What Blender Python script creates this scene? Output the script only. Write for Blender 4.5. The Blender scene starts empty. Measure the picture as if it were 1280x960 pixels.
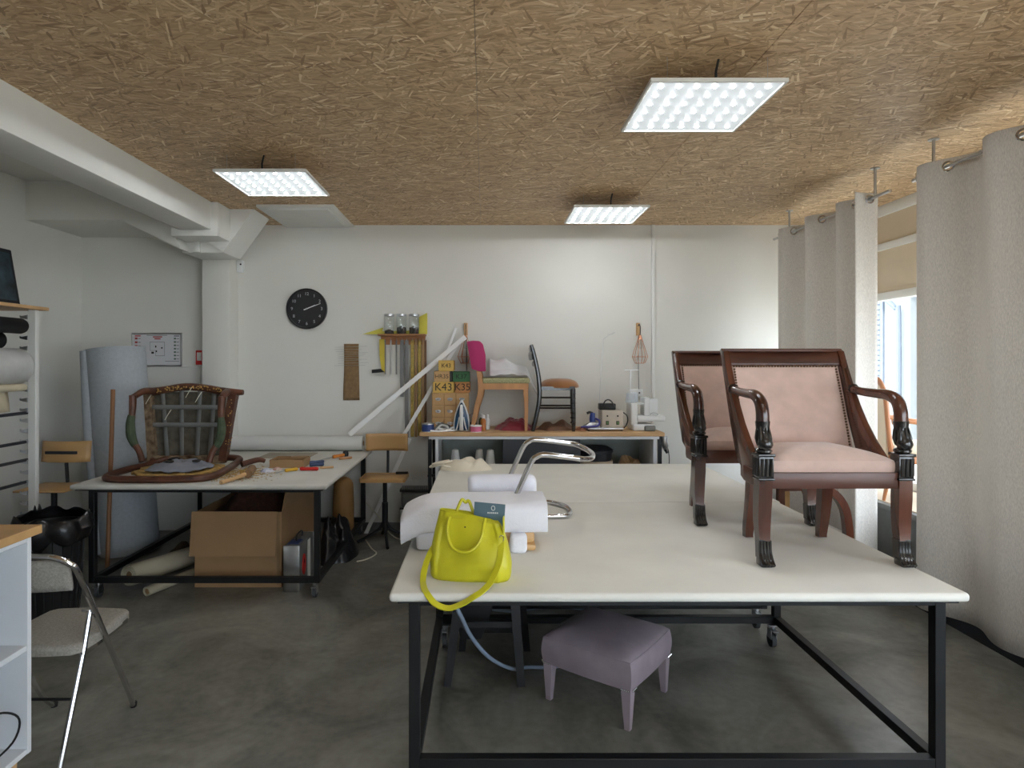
import bpy, bmesh, math, random
from mathutils import Vector, Matrix, noise as mnoise
random.seed(7)
S = bpy.context.scene
COL = S.collection
PI = math.pi
# ------------------------------------------------------------------ camera / world / exposure
CAMZ = 1.65; FPX = 780.0; U0 = 606.0; V0 = 452.0
cd = bpy.data.cameras.new('camera'); cam = bpy.data.objects.new('camera', cd); COL.objects.link(cam)
cam.location = (0, 0, CAMZ); cam.rotation_euler = (PI/2, 0, 0)
cd.sensor_width = 36; cd.lens = FPX/1280*36
cd.shift_x = (640-U0)/1280; cd.shift_y = -(480-V0)/1280
cd.clip_start = 0.02; cd.clip_end = 200
S.camera = cam
S.view_settings.view_transform = 'Standard'; S.view_settings.look = 'None'
S.view_settings.gamma = 1.0; S.view_settings.use_curve_mapping = False
S.view_settings.exposure = 0.58
w = bpy.data.worlds.new('world'); S.world = w; w.use_nodes = True
nt = w.node_tree; bg = nt.nodes['Background']
bg.inputs['Color'].default_value = (0.80, 0.90, 1.0, 1); bg.inputs['Strength'].default_value = 5.0
sd = bpy.data.lights.new('sun', 'SUN'); sd.energy = 5.0; sd.angle = 0.02; sd.color = (1, .95, .87)
sun = bpy.data.objects.new('sun', sd); COL.objects.link(sun)
sun.rotation_euler = Vector((0.55, 0.35, -0.75)).to_track_quat('-Z', 'Y').to_euler()

# ------------------------------------------------------------------ helpers
def at(u, v, Y):
    return Vector(((u-U0)*Y/FPX, Y, CAMZ-(v-V0)*Y/FPX))
def sx(u, Y): return (u-U0)*Y/FPX
def sz(v, Y): return CAMZ-(v-V0)*Y/FPX
def lin(c):
    c = c/255.0
    return c/12.92 if c <= .04045 else ((c+.055)/1.055)**2.4
def C(r, g, b): return (lin(r), lin(g), lin(b))

class B:
    def __init__(s): s.bm = bmesh.new()
    def _merge(s, o, M=None):
        if M is not None: o.transform(M)
        me = bpy.data.meshes.new('t'); o.to_mesh(me); o.free(); s.bm.from_mesh(me); bpy.data.meshes.remove(me)
        return s
    def box(s, x0, x1, y0, y1, z0, z1, bev=0, seg=2, M=None):
        o = bmesh.new(); bmesh.ops.create_cube(o, size=1)
        for v in o.verts:
            v.co = Vector(((x0+x1)/2+v.co.x*(x1-x0), (y0+y1)/2+v.co.y*(y1-y0), (z0+z1)/2+v.co.z*(z1-z0)))
        if bev: bmesh.ops.bevel(o, geom=list(o.edges), offset=bev, segments=seg, profile=.5, affect='EDGES')
        return s._merge(o, M)
    def tube(s, pts, r, n=8, closed=False, sub=0, flat=None, up=None, caps=True):
        """swept tube; r scalar or list; flat=(a,b) scales section along the two frame axes"""
        P = [Vector(p) for p in pts]; R = list(r) if isinstance(r, (list, tuple)) else [r]*len(P)
        if sub:
            P2, R2 = [], []; m = len(P)
            rng = range(m) if closed else range(m-1)
            for i in rng:
                g = lambda k: P[k % m] if closed else P[min(max(k, 0), m-1)]
                p0, p1, p2, p3 = g(i-1), g(i), g(i+1), g(i+2)
                ra, rb = R[i], R[(i+1) % m]
                for k in range(sub):
                    t = k/sub
                    P2.append(.5*((2*p1)+(p2-p0)*t+(2*p0-5*p1+4*p2-p3)*t*t+(3*p1-p0-3*p2+p3)*t**3)); R2.append(ra+(rb-ra)*t)
            if not closed: P2.append(P[-1]); R2.append(R[-1])
            P, R = P2, R2
        m = len(P); rings = []; N = None
        a, b = flat or (1, 1)
        for i in range(m):
            if closed: T = (P[(i+1) % m]-P[i-1])
            else: T = P[min(i+1, m-1)]-P[max(i-1, 0)]
            if T.length < 1e-9: T = Vector((0, 0, 1))
            T.normalize()
            if up is not None: N = Vector(up)-T*Vector(up).dot(T)
            elif N is None:
                h = Vector((0, 0, 1)) if abs(T.z) < .9 else Vector((1, 0, 0)); N = h-T*h.dot(T)
            else: N = N-T*N.dot(T)
            if N.length < 1e-6: N = T.orthogonal()
            N.normalize(); Bn = T.cross(N)
            off = PI/n if n == 4 else 0
            q = math.sqrt(2) if n == 4 else 1
            rings.append([s.bm.verts.new(P[i]+(N*math.cos(2*PI*k/n+off)*a+Bn*math.sin(2*PI*k/n+off)*b)*R[i]*q) for k in range(n)])
        for i in range(m if closed else m-1):
            A, D = rings[i], rings[(i+1) % m]
            for k in range(n): s.bm.faces.new((A[k], A[(k+1) % n], D[(k+1) % n], D[k]))
        if caps and not closed:
            s.bm.faces.new(rings[0][::-1]); s.bm.faces.new(rings[-1])
        return s
    def cyl(s, p0, p1, r0, r1=None, n=12, caps=True): return s.tube([p0, p1], [r0, r0 if r1 is None else r1], n, caps=caps)
    def bar(s, p0, p1, w, h=None, up=(0, 0, 1)):
        """square bar, h along up, w across"""
        T = (Vector(p1)-Vector(p0)).normalized(); u = up
        if abs(T.dot(Vector(up))) > .98: u = (0, 1, 0)
        return s.tube([p0, p1], .5, 4, flat=(h or w, w), up=u)
    def lathe(s, prof, c=(0, 0, 0), n=16, M=None):
        o = bmesh.new(); c = Vector(c); rings = []
        for r, z in prof:
            rings.append([o.verts.new(c+Vector((r*math.cos(2*PI*k/n), r*math.sin(2*PI*k/n), z))) for k in range(n)] if r > 1e-6 else [o.verts.new(c+Vector((0, 0, z)))])
        for i in range(len(rings)-1):
            A, D = rings[i], rings[i+1]
            for k in range(n):
                if len(A) == 1 and len(D) == 1: continue
                if len(A) == 1: o.faces.new((A[0], D[(k+1) % n], D[k])) if False else o.faces.new((A[0], D[k], D[(k+1) % n])[::-1])
                elif len(D) == 1: o.faces.new((A[k], A[(k+1) % n], D[0]))
                else: o.faces.new((A[k], A[(k+1) % n], D[(k+1) % n], D[k]))
        if len(rings[0]) > 1: o.faces.new(rings[0][::-1])
        if len(rings[-1]) > 1: o.faces.new(rings[-1])
        return s._merge(o, M)
    def prism(s, poly, axis, a0, a1, bev=0):
        """poly 2D in the two other axes (x: (y,z); y: (x,z); z: (x,y))"""
        o = bmesh.new()
        def P(p, a): return {'x': (a, p[0], p[1]), 'y': (p[0], a, p[1]), 'z': (p[0], p[1], a)}[axis]
        A = [o.verts.new(P(p, a0)) for p in poly]; D = [o.verts.new(P(p, a1)) for p in poly]; n = len(poly)
        o.faces.new(A); o.faces.new(D[::-1])
        for k in range(n): o.faces.new((A[k], D[k], D[(k+1) % n], A[(k+1) % n]))
        bmesh.ops.recalc_face_normals(o, faces=list(o.faces))
        if bev: bmesh.ops.bevel(o, geom=list(o.edges), offset=bev, segments=2, profile=.5, affect='EDGES')
        return s._merge(o)
    def ball(s, c, r, sc=(1, 1, 1), n=12, m=8):
        o = bmesh.new(); bmesh.ops.create_uvsphere(o, u_segments=n, v_segments=m, radius=r)
        for v in o.verts: v.co = Vector((c[0]+v.co.x*sc[0], c[1]+v.co.y*sc[1], c[2]+v.co.z*sc[2]))
        return s._merge(o)
    def grid(s, f, nu, nv, cu=False):
        V = [[s.bm.verts.new(f(i/(nu if cu else nu-1), j/(nv-1))) for j in range(nv)] for i in range(nu)]
        for i in range(nu if cu else nu-1):
            for j in range(nv-1):
                a, b = V[i], V[(i+1) % nu]
                s.bm.faces.new((a[j], b[j], b[j+1], a[j+1]))
        return s
    def disp(s, amp, scale, seed=0, zmin=None):
        for v in s.bm.verts:
            if zmin is not None and v.co.z < zmin+1e-4: continue
            d = mnoise.noise_vector((v.co+Vector((seed*3.1, seed*1.7, 0)))*scale)
            v.co += d*amp
            if zmin is not None: v.co.z = max(v.co.z, zmin)
        return s
    def M(s, m): s.bm.transform(m); return s
    def out(s, name, mat, parent=None, world=False, sharp=35, solid=0):
        bm = s.bm
        bmesh.ops.recalc_face_normals(bm, faces=list(bm.faces)) if len(bm.faces) < 60000 else None
        if world and parent is not None: bm.transform(Matrix.Translation(-parent.location))
        me = bpy.data.meshes.new(name); bm.to_mesh(me); bm.free()
        for p in me.polygons: p.use_smooth = True
        me.set_sharp_from_angle(angle=math.radians(sharp))
        me.materials.append(mat)
        o = bpy.data.objects.new(name, me); COL.objects.link(o)
        if parent is not None: o.parent = parent
        if solid:
            md = o.modifiers.new('solid', 'SOLIDIFY'); md.thickness = solid; md.offset = 0
        return o

def tag(o, label=None, cat=None, group=None, kind=None):
    if label: o['label'] = label
    if cat: o['category'] = cat
    if group: o['group'] = group
    if kind: o['kind'] = kind
    return o
def thing(name, label, cat, loc=(0, 0, 0), rz=0, group=None):
    o = bpy.data.objects.new(name, None); COL.objects.link(o); o.empty_display_size = .05
    o.location = loc; o.rotation_euler = (0, 0, rz)
    return tag(o, label, cat, group)
def struct(o): o['kind'] = 'structure'; return o
def dup(root, loc, rz=None, label=None):
    r = root.copy(); COL.objects.link(r); r.location = loc
    if rz is not None: r.rotation_euler = (0, 0, rz)
    if label: r['label'] = label
    for ch in list(root.children):
        c = ch.copy(); COL.objects.link(c); c.parent = r
        for g in list(ch.children):
            d = g.copy(); COL.objects.link(d); d.parent = c
    return r
def rep(src, parent, loc, rot=None, sc=None):
    c = src.copy(); COL.objects.link(c); c.parent = parent; c.location = loc
    if rot: c.rotation_euler = rot
    if sc: c.scale = sc
    return c
def text(s, size, name, mat, parent, M, depth=.0008, world=False):
    cu = bpy.data.curves.new('t', 'FONT'); cu.body = s; cu.size = size; cu.extrude = depth; cu.align_x = 'CENTER'; cu.align_y = 'CENTER'
    ob = bpy.data.objects.new('t', cu); COL.objects.link(ob)
    dg = bpy.context.evaluated_depsgraph_get(); dg.update()
    me = bpy.data.meshes.new_from_object(ob.evaluated_get(dg)); COL.objects.unlink(ob); bpy.data.objects.remove(ob)
    me.transform(M)
    if world: me.transform(Matrix.Translation(-parent.location))
    me.materials.clear(); me.materials.append(mat); me.name = name
    o = bpy.data.objects.new(name, me); COL.objects.link(o); o.parent = parent
    return o
FACE = Matrix.Rotation(PI/2, 4, 'X')        # text lying in XY -> standing, facing -Y

# ------------------------------------------------------------------ materials
def nodes(name):
    m = bpy.data.materials.new(name); m.use_nodes = True
    t = m.node_tree; return m, t, t.nodes['Principled BSDF']
def mat(name, col, rough=.5, metal=0, var=.12, scale=6, bump=0, bscale=80, stretch=(1, 1, 1), coat=0, col2=None, sheen=0, trans=0, ior=1.45, spec=None, detail=4, rvar=0):
    m, t, p = nodes(name); L = t.links.new
    tc = t.nodes.new('ShaderNodeTexCoord'); mp = t.nodes.new('ShaderNodeMapping'); mp.inputs['Scale'].default_value = stretch
    L(tc.outputs['Object'], mp.inputs['Vector'])
    n = t.nodes.new('ShaderNodeTexNoise'); n.inputs['Scale'].default_value = scale; n.inputs['Detail'].default_value = detail
    L(mp.outputs[0], n.inputs['Vector'])
    r = t.nodes.new('ShaderNodeValToRGB'); e = r.color_ramp.elements
    e[0].position = .3; e[1].position = .7
    a = tuple(max(0, c*(1-var)) for c in col); b = col2 or tuple(min(1, c*(1+var)) for c in col)
    e[0].color = (*a, 1); e[1].color = (*b, 1)
    L(n.outputs['Fac'], r.inputs[0]); L(r.outputs[0], p.inputs['Base Color'])
    p.inputs['Roughness'].default_value = rough; p.inputs['Metallic'].default_value = metal
    if coat: p.inputs['Coat Weight'].default_value = coat; p.inputs['Coat Roughness'].default_value = .12
    if sheen: p.inputs['Sheen Weight'].default_value = sheen
    if trans: p.inputs['Transmission Weight'].default_value = trans; p.inputs['IOR'].default_value = ior
    if spec is not None: p.inputs['Specular IOR Level'].default_value = spec
    if rvar:
        mr = t.nodes.new('ShaderNodeMapRange'); mr.inputs[3].default_value = rough-rvar; mr.inputs[4].default_value = rough+rvar
        L(n.outputs['Fac'], mr.inputs[0]); L(mr.outputs[0], p.inputs['Roughness'])
    if bump:
        n2 = t.nodes.new('ShaderNodeTexNoise'); n2.inputs['Scale'].default_value = bscale; n2.inputs['Detail'].default_value = 3
        L(mp.outputs[0], n2.inputs['Vector'])
        bp = t.nodes.new('ShaderNodeBump'); bp.inputs['Strength'].default_value = bump; bp.inputs['Distance'].default_value = .01
        L(n2.outputs['Fac'], bp.inputs['Height']); L(bp.outputs[0], p.inputs['Normal'])
    return m
def emit(name, col, st):
    m, t, p = nodes(name); p.inputs['Base Color'].default_value = (.12, .12, .12, 1)
    p.inputs['Emission Color'].default_value = (*col, 1); p.inputs['Emission Strength'].default_value = st
    return m
def osb(name):
    m, t, p = nodes(name); L = t.links.new
    geo = t.nodes.new('ShaderNodeNewGeometry'); prev = None; hprev = None
    specs = [(0, 9, 75, 0), (8, 11, 95, 3), (-11, 8, 80, 7), (25, 12, 90, 11), (-30, 10, 85, 17), (65, 13, 90, 23), (-70, 14, 100, 29)]
    for i, (ang, sxx, syy, off) in enumerate(specs):
        mp = t.nodes.new('ShaderNodeMapping'); mp.vector_type = 'TEXTURE'
        mp.inputs['Rotation'].default_value = (0, 0, math.radians(ang)); mp.inputs['Scale'].default_value = (1/sxx, 1/syy, 1); mp.inputs['Location'].default_value = (off*.37, off*.21, 0)
        L(geo.outputs['Position'], mp.inputs['Vector'])
        nz = t.nodes.new('ShaderNodeTexNoise'); nz.inputs['Scale'].default_value = 5; L(geo.outputs['Position'], nz.inputs['Vector'])
        ad = t.nodes.new('ShaderNodeVectorMath'); ad.operation = 'MULTIPLY_ADD'; ad.inputs[1].default_value = (1.2, 1.2, 0)
        L(nz.outputs['Color'], ad.inputs[0]); L(mp.outputs[0], ad.inputs[2])
        vo = t.nodes.new('ShaderNodeTexVoronoi'); vo.voronoi_dimensions = '2D'; vo.inputs['Scale'].default_value = 1; L(ad.outputs[0], vo.inputs['Vector'])
        sp = t.nodes.new('ShaderNodeSeparateColor'); L(vo.outputs['Color'], sp.inputs[0])
        ra = t.nodes.new('ShaderNodeValToRGB'); e = ra.color_ramp.elements
        e[0].color = (*C(158, 126, 92), 1); e[1].color = (*C(246, 226, 192), 1)
        a1 = e.new(.2); a1.color = (*C(188, 156, 118), 1); a2 = e.new(.55); a2.color = (*C(206, 174, 134), 1); a3 = e.new(.88); a3.color = (*C(220, 190, 150), 1)
        L(sp.outputs[0], ra.inputs[0])
        if prev is None: prev = ra.outputs[0]; hprev = sp.outputs[0]
        else:
            th = t.nodes.new('ShaderNodeMath'); th.operation = 'GREATER_THAN'; th.inputs[1].default_value = [0, .55, .6, .72, .76, .86, .9][i]
            L(sp.outputs[1], th.inputs[0])
            mx = t.nodes.new('ShaderNodeMix'); mx.data_type = 'RGBA'; L(th.outputs[0], mx.inputs[0]); L(prev, mx.inputs[6]); L(ra.outputs[0], mx.inputs[7]); prev = mx.outputs[2]
            mh = t.nodes.new('ShaderNodeMix'); L(th.outputs[0], mh.inputs[0]); L(hprev, mh.inputs[2]); L(sp.outputs[0], mh.inputs[3]); hprev = mh.outputs[0]
    # dark resin specks
    nz = t.nodes.new('ShaderNodeTexNoise'); nz.inputs['Scale'].default_value = 3; nz.inputs['Detail'].default_value = 8
    mp = t.nodes.new('ShaderNodeMapping'); mp.inputs['Scale'].default_value = (3, 14, 1); L(geo.outputs['Position'], mp.inputs['Vector']); L(mp.outputs[0], nz.inputs['Vector'])
    rr = t.nodes.new('ShaderNodeValToRGB'); rr.color_ramp.elements[0].position = .36; rr.color_ramp.elements[0].color = (.42, .36, .3, 1); rr.color_ramp.elements[1].position = .52; rr.color_ramp.elements[1].color = (1, 1, 1, 1)
    L(nz.outputs['Fac'], rr.inputs[0])
    mu = t.nodes.new('ShaderNodeMix'); mu.data_type = 'RGBA'; mu.blend_type = 'MULTIPLY'; mu.inputs[0].default_value = .25; L(prev, mu.inputs[6]); L(rr.outputs[0], mu.inputs[7])
    L(mu.outputs[2], p.inputs['Base Color']); p.inputs['Roughness'].default_value = .55
    bp = t.nodes.new('ShaderNodeBump'); bp.inputs['Strength'].default_value = .35; bp.inputs['Distance'].default_value = .004; L(hprev, bp.inputs['Height']); L(bp.outputs[0], p.inputs['Normal'])
    return m
def cloth(name, col, tr=.25, rough=.9):
    m, t, p = nodes(name); L = t.links.new
    tc = t.nodes.new('ShaderNodeTexCoord'); mp = t.nodes.new('ShaderNodeMapping'); mp.inputs['Scale'].default_value = (300, 300, 60); L(tc.outputs['Object'], mp.inputs[0])
    n = t.nodes.new('ShaderNodeTexNoise'); n.inputs['Scale'].default_value = 1; n.inputs['Detail'].default_value = 2; L(mp.outputs[0], n.inputs[0])
    r = t.nodes.new('ShaderNodeValToRGB'); e = r.color_ramp.elements; e[0].position = .3; e[1].position = .7
    e[0].color = (*[c*.85 for c in col], 1); e[1].color = (*[min(1, c*1.12) for c in col], 1); L(n.outputs[0], r.inputs[0])
    L(r.outputs[0], p.inputs['Base Color']); p.inputs['Roughness'].default_value = rough; p.inputs['Sheen Weight'].default_value = .2
    ts = t.nodes.new('ShaderNodeBsdfTranslucent'); L(r.outputs[0], ts.inputs[0])
    mx = t.nodes.new('ShaderNodeMixShader'); mx.inputs[0].default_value = tr
    L(p.outputs[0], mx.inputs[1]); L(ts.outputs[0], mx.inputs[2]); L(mx.outputs[0], t.nodes['Material Output'].inputs[0])
    return m
def glass(name, tint=(1, 1, 1), fac=.1):
    m, t, p = nodes(name); L = t.links.new
    tr = t.nodes.new('ShaderNodeBsdfTransparent'); tr.inputs[0].default_value = (*tint, 1)
    gl = t.nodes.new('ShaderNodeBsdfGlossy'); gl.inputs['Roughness'].default_value = .02
    mx = t.nodes.new('ShaderNodeMixShader'); mx.inputs[0].default_value = fac; L(tr.outputs[0], mx.inputs[1]); L(gl.outputs[0], mx.inputs[2])
    L(mx.outputs[0], t.nodes['Material Output'].inputs[0]); t.nodes.remove(p)
    return m
def concrete(name):
    m, t, p = nodes(name); L = t.links.new
    g = t.nodes.new('ShaderNodeNewGeometry')
    n1 = t.nodes.new('ShaderNodeTexNoise'); n1.inputs['Scale'].default_value = 1.6; n1.inputs['Detail'].default_value = 9; n1.inputs['Roughness'].default_value = .62; n1.inputs['Distortion'].default_value = 1.1
    n2 = t.nodes.new('ShaderNodeTexNoise'); n2.inputs['Scale'].default_value = 22; n2.inputs['Detail'].default_value = 5
    n3 = t.nodes.new('ShaderNodeTexNoise'); n3.inputs['Scale'].default_value = 260; n3.inputs['Detail'].default_value = 1
    for n in (n1, n2, n3): L(g.outputs['Position'], n.inputs[0])
    ad = t.nodes.new('ShaderNodeMath'); ad.operation = 'MULTIPLY_ADD'; ad.inputs[1].default_value = .25; L(n2.outputs[0], ad.inputs[0]); L(n1.outputs[0], ad.inputs[2])
    r = t.nodes.new('ShaderNodeValToRGB'); e = r.color_ramp.elements; e[0].position = .46; e[1].position = .78
    e[0].color = (*C(92, 91, 84), 1); e[1].color = (*C(144, 142, 133), 1); L(ad.outputs[0], r.inputs[0])
    # small pale specks
    r2 = t.nodes.new('ShaderNodeValToRGB'); r2.color_ramp.elements[0].position = .74; r2.color_ramp.elements[0].color = (0, 0, 0, 1); r2.color_ramp.elements[1].position = .8; r2.color_ramp.elements[1].color = (.05, .05, .045, 1); L(n3.outputs[0], r2.inputs[0])
    a2 = t.nodes.new('ShaderNodeMix'); a2.data_type = 'RGBA'; a2.blend_type = 'ADD'; a2.inputs[0].default_value = 1; L(r.outputs[0], a2.inputs[6]); L(r2.outputs[0], a2.inputs[7])
    L(a2.outputs[2], p.inputs['Base Color'])
    mr = t.nodes.new('ShaderNodeMapRange'); mr.inputs[3].default_value = .29; mr.inputs[4].default_value = .42; L(ad.outputs[0], mr.inputs[0]); L(mr.outputs[0], p.inputs['Roughness'])
    return m

M_wall = mat('wall_paint', C(226, 225, 219), .75, var=.02, scale=2, bump=.05, bscale=180)
M_white = mat('white_paint', C(230, 230, 226), .5, var=.02)
M_osb = osb('osb_strands')
M_floor = concrete('polished_concrete')
M_black = mat('black_steel', C(30, 31, 33), .45, .3, var=.2)
M_canvas = mat('cream_canvas', C(227, 225, 217), .85, var=.05, scale=3, bump=.08, bscale=400)
M_canvas2 = mat('grey_canvas', C(205, 203, 196), .85, var=.06, scale=4, bump=.08, bscale=400)
M_chrome = mat('chrome', (.66, .66, .68), .12, 1, var=.02)
M_zinc = mat('zinc', (.55, .56, .58), .3, 1, var=.1)
M_rubber = mat('grey_rubber', C(70, 72, 75), .6)
M_mahog = mat('mahogany', C(70, 36, 25), .25, var=.45, scale=9, stretch=(1, 1, .12), coat=.6, col2=C(100, 54, 36))
M_mahogx = mat('mahogany_cross', C(76, 40, 27), .4, var=.45, scale=9, stretch=(.12, 1, 1), coat=.15, col2=C(100, 54, 36))
M_ebony = mat('ebonised_wood', C(22, 20, 20), .25, var=.2, coat=.6)
M_pink = mat('pink_velvet', C(205, 176, 164), .8, var=.09, scale=14, sheen=.5, bump=.1, bscale=300)
M_brass = mat('old_brass', C(96, 70, 50), .35, .8)
M_beech = mat('beech', C(205, 165, 118), .5, var=.12, scale=7, stretch=(.15, 1, 1))
M_oak = mat('oak_ply', C(196, 156, 104), .45, var=.12, scale=7, stretch=(.15, 1, 1))
M_rawwood = mat('raw_wood', C(190, 140, 95), .6, var=.2, scale=9, stretch=(1, 1, .15))
M_curt = cloth('taupe_curtain', C(226, 221, 214), .25)
M_lilac = mat('lilac_leather', C(152, 139, 148), .42, var=.1, scale=10, bump=.12, bscale=250)
M_lilacp = mat('lilac_paint', C(156, 143, 152), .45, var=.06)
M_yellow = mat('yellow_leather', C(196, 190, 34), .42, var=.08, scale=12, bump=.1, bscale=200)
M_foam = mat('white_wadding', C(232, 232, 240), .95, var=.02, scale=20, bump=.2, bscale=120, sheen=.4)
M_foamroll = mat('grey_foam', C(172, 178, 184), .95, var=.06, scale=40, bump=.3, bscale=160)
M_card = mat('cardboard', C(160, 128, 92), .8, var=.06, scale=5)
M_plastic_w = mat('white_plastic', C(228, 230, 230), .35, var=.02)
M_plastic_b = mat('black_plastic', C(26, 26, 29), .4, var=.2)
M_bagblack = mat('black_bin_bag', C(20, 20, 23), .28, var=.2, bump=.3, bscale=25)
M_glass = glass('clear_glass', (1, 1, 1), .03)
M_jar = glass('jar_glass', (.93, .95, .94))
M_blue = mat('blue_plastic', C(40, 62, 120), .4)
M_navy = mat('navy_card', C(36, 52, 110), .5)
M_copper = mat('copper_wire', C(212, 152, 120), .3, .8)
M_red = mat('red_plastic', C(200, 40, 36), .4)
M_orange = mat('orange_handle', C(214, 130, 50), .45)
M_bluehandle = mat('blue_handle', C(62, 78, 112), .45)
M_steel = mat('brushed_steel', (.5, .5, .5), .35, 1)
M_ink = mat('dark_ink', C(35, 30, 26), .7)
M_beige = mat('beige_blind', C(214, 198, 174), .8, var=.02)
M_dark = mat('dark_panel', C(40, 42, 48), .5)
M_grey = mat('grey_paint', C(118, 120, 118), .45, .2)
M_brownfab = mat('brown_fabric', C(110, 78, 58), .6, var=.25)
M_redfab = mat('red_silk', C(120, 20, 40), .45, var=.3, sheen=.4)
M_cordw = mat('white_cable', C(225, 222, 205), .5)
M_led = emit('led_lens', (.93, .97, 1), 115.0)
M_diff = emit('led_diffuser', (.86, .93, .95), .4)

CEIL = 2.984; TOP = 3.2; BACK = 6.1; LEFT = -3.94; GX = 3.39; REAR = -2.6
# ------------------------------------------------------------------ structure
struct(B().box(LEFT-.2, GX+.2, REAR-.2, BACK+.2, -.2, 0).out('floor', M_floor))
struct(B().box(LEFT-.15, GX+.25, BACK, BACK+.15, 0, TOP).out('wall_back', M_wall))
struct(B().box(LEFT-.15, LEFT, REAR, BACK, 0, TOP).out('wall_left', M_wall))
struct(B().box(LEFT-.15, GX+.25, REAR-.15, REAR, 0, .62).box(LEFT-.15, GX+.25, REAR-.15, REAR, 2.6, TOP).box(LEFT-.15, .6, REAR-.15, REAR, .62, 2.6).out('wall_rear', M_wall))
cl = struct(B().box(LEFT-.2, GX+.3, REAR-.2, BACK+.2, TOP, TOP+.15).out('ceiling', M_wall))
xs = [-2.42, -1.287, -.04, 1.21, 2.46, 3.43]
for i in range(5):
    ys = [REAR] + [y for y in [(-1.1, 1.4, 3.9), (.2, 2.7, 5.2), (-1.1, 1.4, 3.9), (.2, 2.7, 5.2), (-1.1, 1.4, 3.9)][i]] + [BACK]
    for j in range(len(ys)-1):
        B().box(xs[i]+.001, xs[i+1]-.001, ys[j]+.001, ys[j+1]-.001, CEIL, CEIL+.018, .001, 1).out('osb_board', M_osb, cl)
# beam, bulkhead, pillar, corbels
struct(B().box(-2.55, -2.286, REAR, 5.21, 2.75, TOP, .006).out('trim_1', M_white))
struct(B().box(-2.62, -2.23, 5.21, 5.27, 2.70, CEIL, .004).box(-2.62, -2.23, 5.27, 5.5, 2.70, CEIL, .004).out('trim_2', M_white))
struct(B().box(LEFT, -2.6, 5.35, BACK, 2.864, TOP, .004).out('trim_3', M_wall))
struct(B().box(-2.67, -2.41, 5.89, BACK, 0, TOP, .006).out('trim_4', M_wall))
tp = struct(B().box(-2.67, -2.30, 5.5, 5.885, 2.61, 2.80, .005).out('trim_5', M_white))
struct(B().box(-2.56, -2.50, 5.46, 5.5, 2.61, 2.70, .003).out('trim_6', M_white))
struct(B().prism([(-2.42, 2.69), (-2.29, 2.61), (-2.02, 2.984), (-2.25, 2.984)], 'y', 5.46, 5.85).out('trim_7', M_white))
struct(B().prism([(-2.60, 2.615), (-3.07, 2.84), (-3.28, 3.07), (-3.28, 3.19), (-2.9, 3.0), (-2.67, 2.80)], 'y', 5.32, 5.6).out('trim_8', M_wall))
struct(B().box(-2.66, -2.27, 5.5, 5.88, 2.80, TOP).out('trim_9', M_wall))
# ceiling duct plate
struct(B().box(-1.94, -1.28, 5.29, 6.09, CEIL-.025, CEIL, .004).box(-1.86, -1.34, 5.34, 6.0, CEIL-.04, CEIL-.02, .004).out('trim_10', M_white))
# wall conduit (vertical) with flat cover strip
struct(B().box(1.625, 1.66, BACK-.025, BACK, .0, CEIL, .006).out('trim_11', M_white))
struct(B().box(LEFT, LEFT+.012, REAR, BACK-.01, 0, .08).out('baseboard_left', M_grey))
struct(B().box(-2.35, 2.9, BACK-.012, BACK, 0, .08).out('baseboard_back', M_grey))

# right side: ledge, window front
struct(B().box(2.92, GX+.25, REAR, BACK, 0, .58).box(2.885, GX+.03, REAR, BACK, .58, .62, .004).out('wall_right', M_grey))
struct(B().box(2.905, 2.925, REAR, BACK-.01, 0, .1).out('baseboard_right', M_dark))
struct(B().box(2.93, GX-.01, REAR+.01, BACK-.01, .62, .626).out('trim_12', M_beige))
mull = [6.06, 4.4, 2.8, 1.2, -.4, -2.0, REAR+.04]
for i in range(6):
    y1, y0 = mull[i], mull[i+1]
    f = B()
    f.box(GX, GX+.06, y1-.035, y1+.035, .626, CEIL, .004)
    f.box(GX, GX+.06, y0, y1, CEIL-.09, CEIL, .004); f.box(GX, GX+.06, y0, y1, 2.60, 2.66, .004)
    f.box(GX-.01, GX+.06, y0, y1, 2.17, 2.235, .004); f.box(GX, GX+.06, y0, y1, .626, .69, .004)
    wn = struct(f.out('window_%d' % (i+1), M_white))
    B().box(GX+.028, GX+.034, y0+.035, y1-.035, .69, 2.17).out('pane', M_glass, wn)
    B().box(GX+.02, GX+.04, y0+.035, y1-.035, 2.66, CEIL-.09).out('upper_panel', M_beige, wn)
    B().box(GX+.015, GX+.02, y0+.04, y1-.04, 2.25, 2.60).box(GX+.005, GX+.025, y0+.04, y1-.04, 2.235, 2.265, .003).out('blind', M_beige, wn)

for k, (a, b) in enumerate(((.6, GX-.05),)):  # added window behind the camera, out of view, lets in front fill light
    wn = struct(B().box(a, b, REAR-.09, REAR-.03, .62, .69, .004).box(a, b, REAR-.09, REAR-.03, 2.53, 2.6, .004).box(a, a+.06, REAR-.09, REAR-.03, .69, 2.53, .004).box(b-.06, b, REAR-.09, REAR-.03, .69, 2.53, .004).box((a+b)/2-.03, (a+b)/2+.03, REAR-.09, REAR-.03, .69, 2.53, .004).out('window_%d' % (k+7), M_white))
    B().box(a+.06, b-.06, REAR-.063, REAR-.057, .69, 2.53).out('pane', M_glass, wn)
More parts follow.
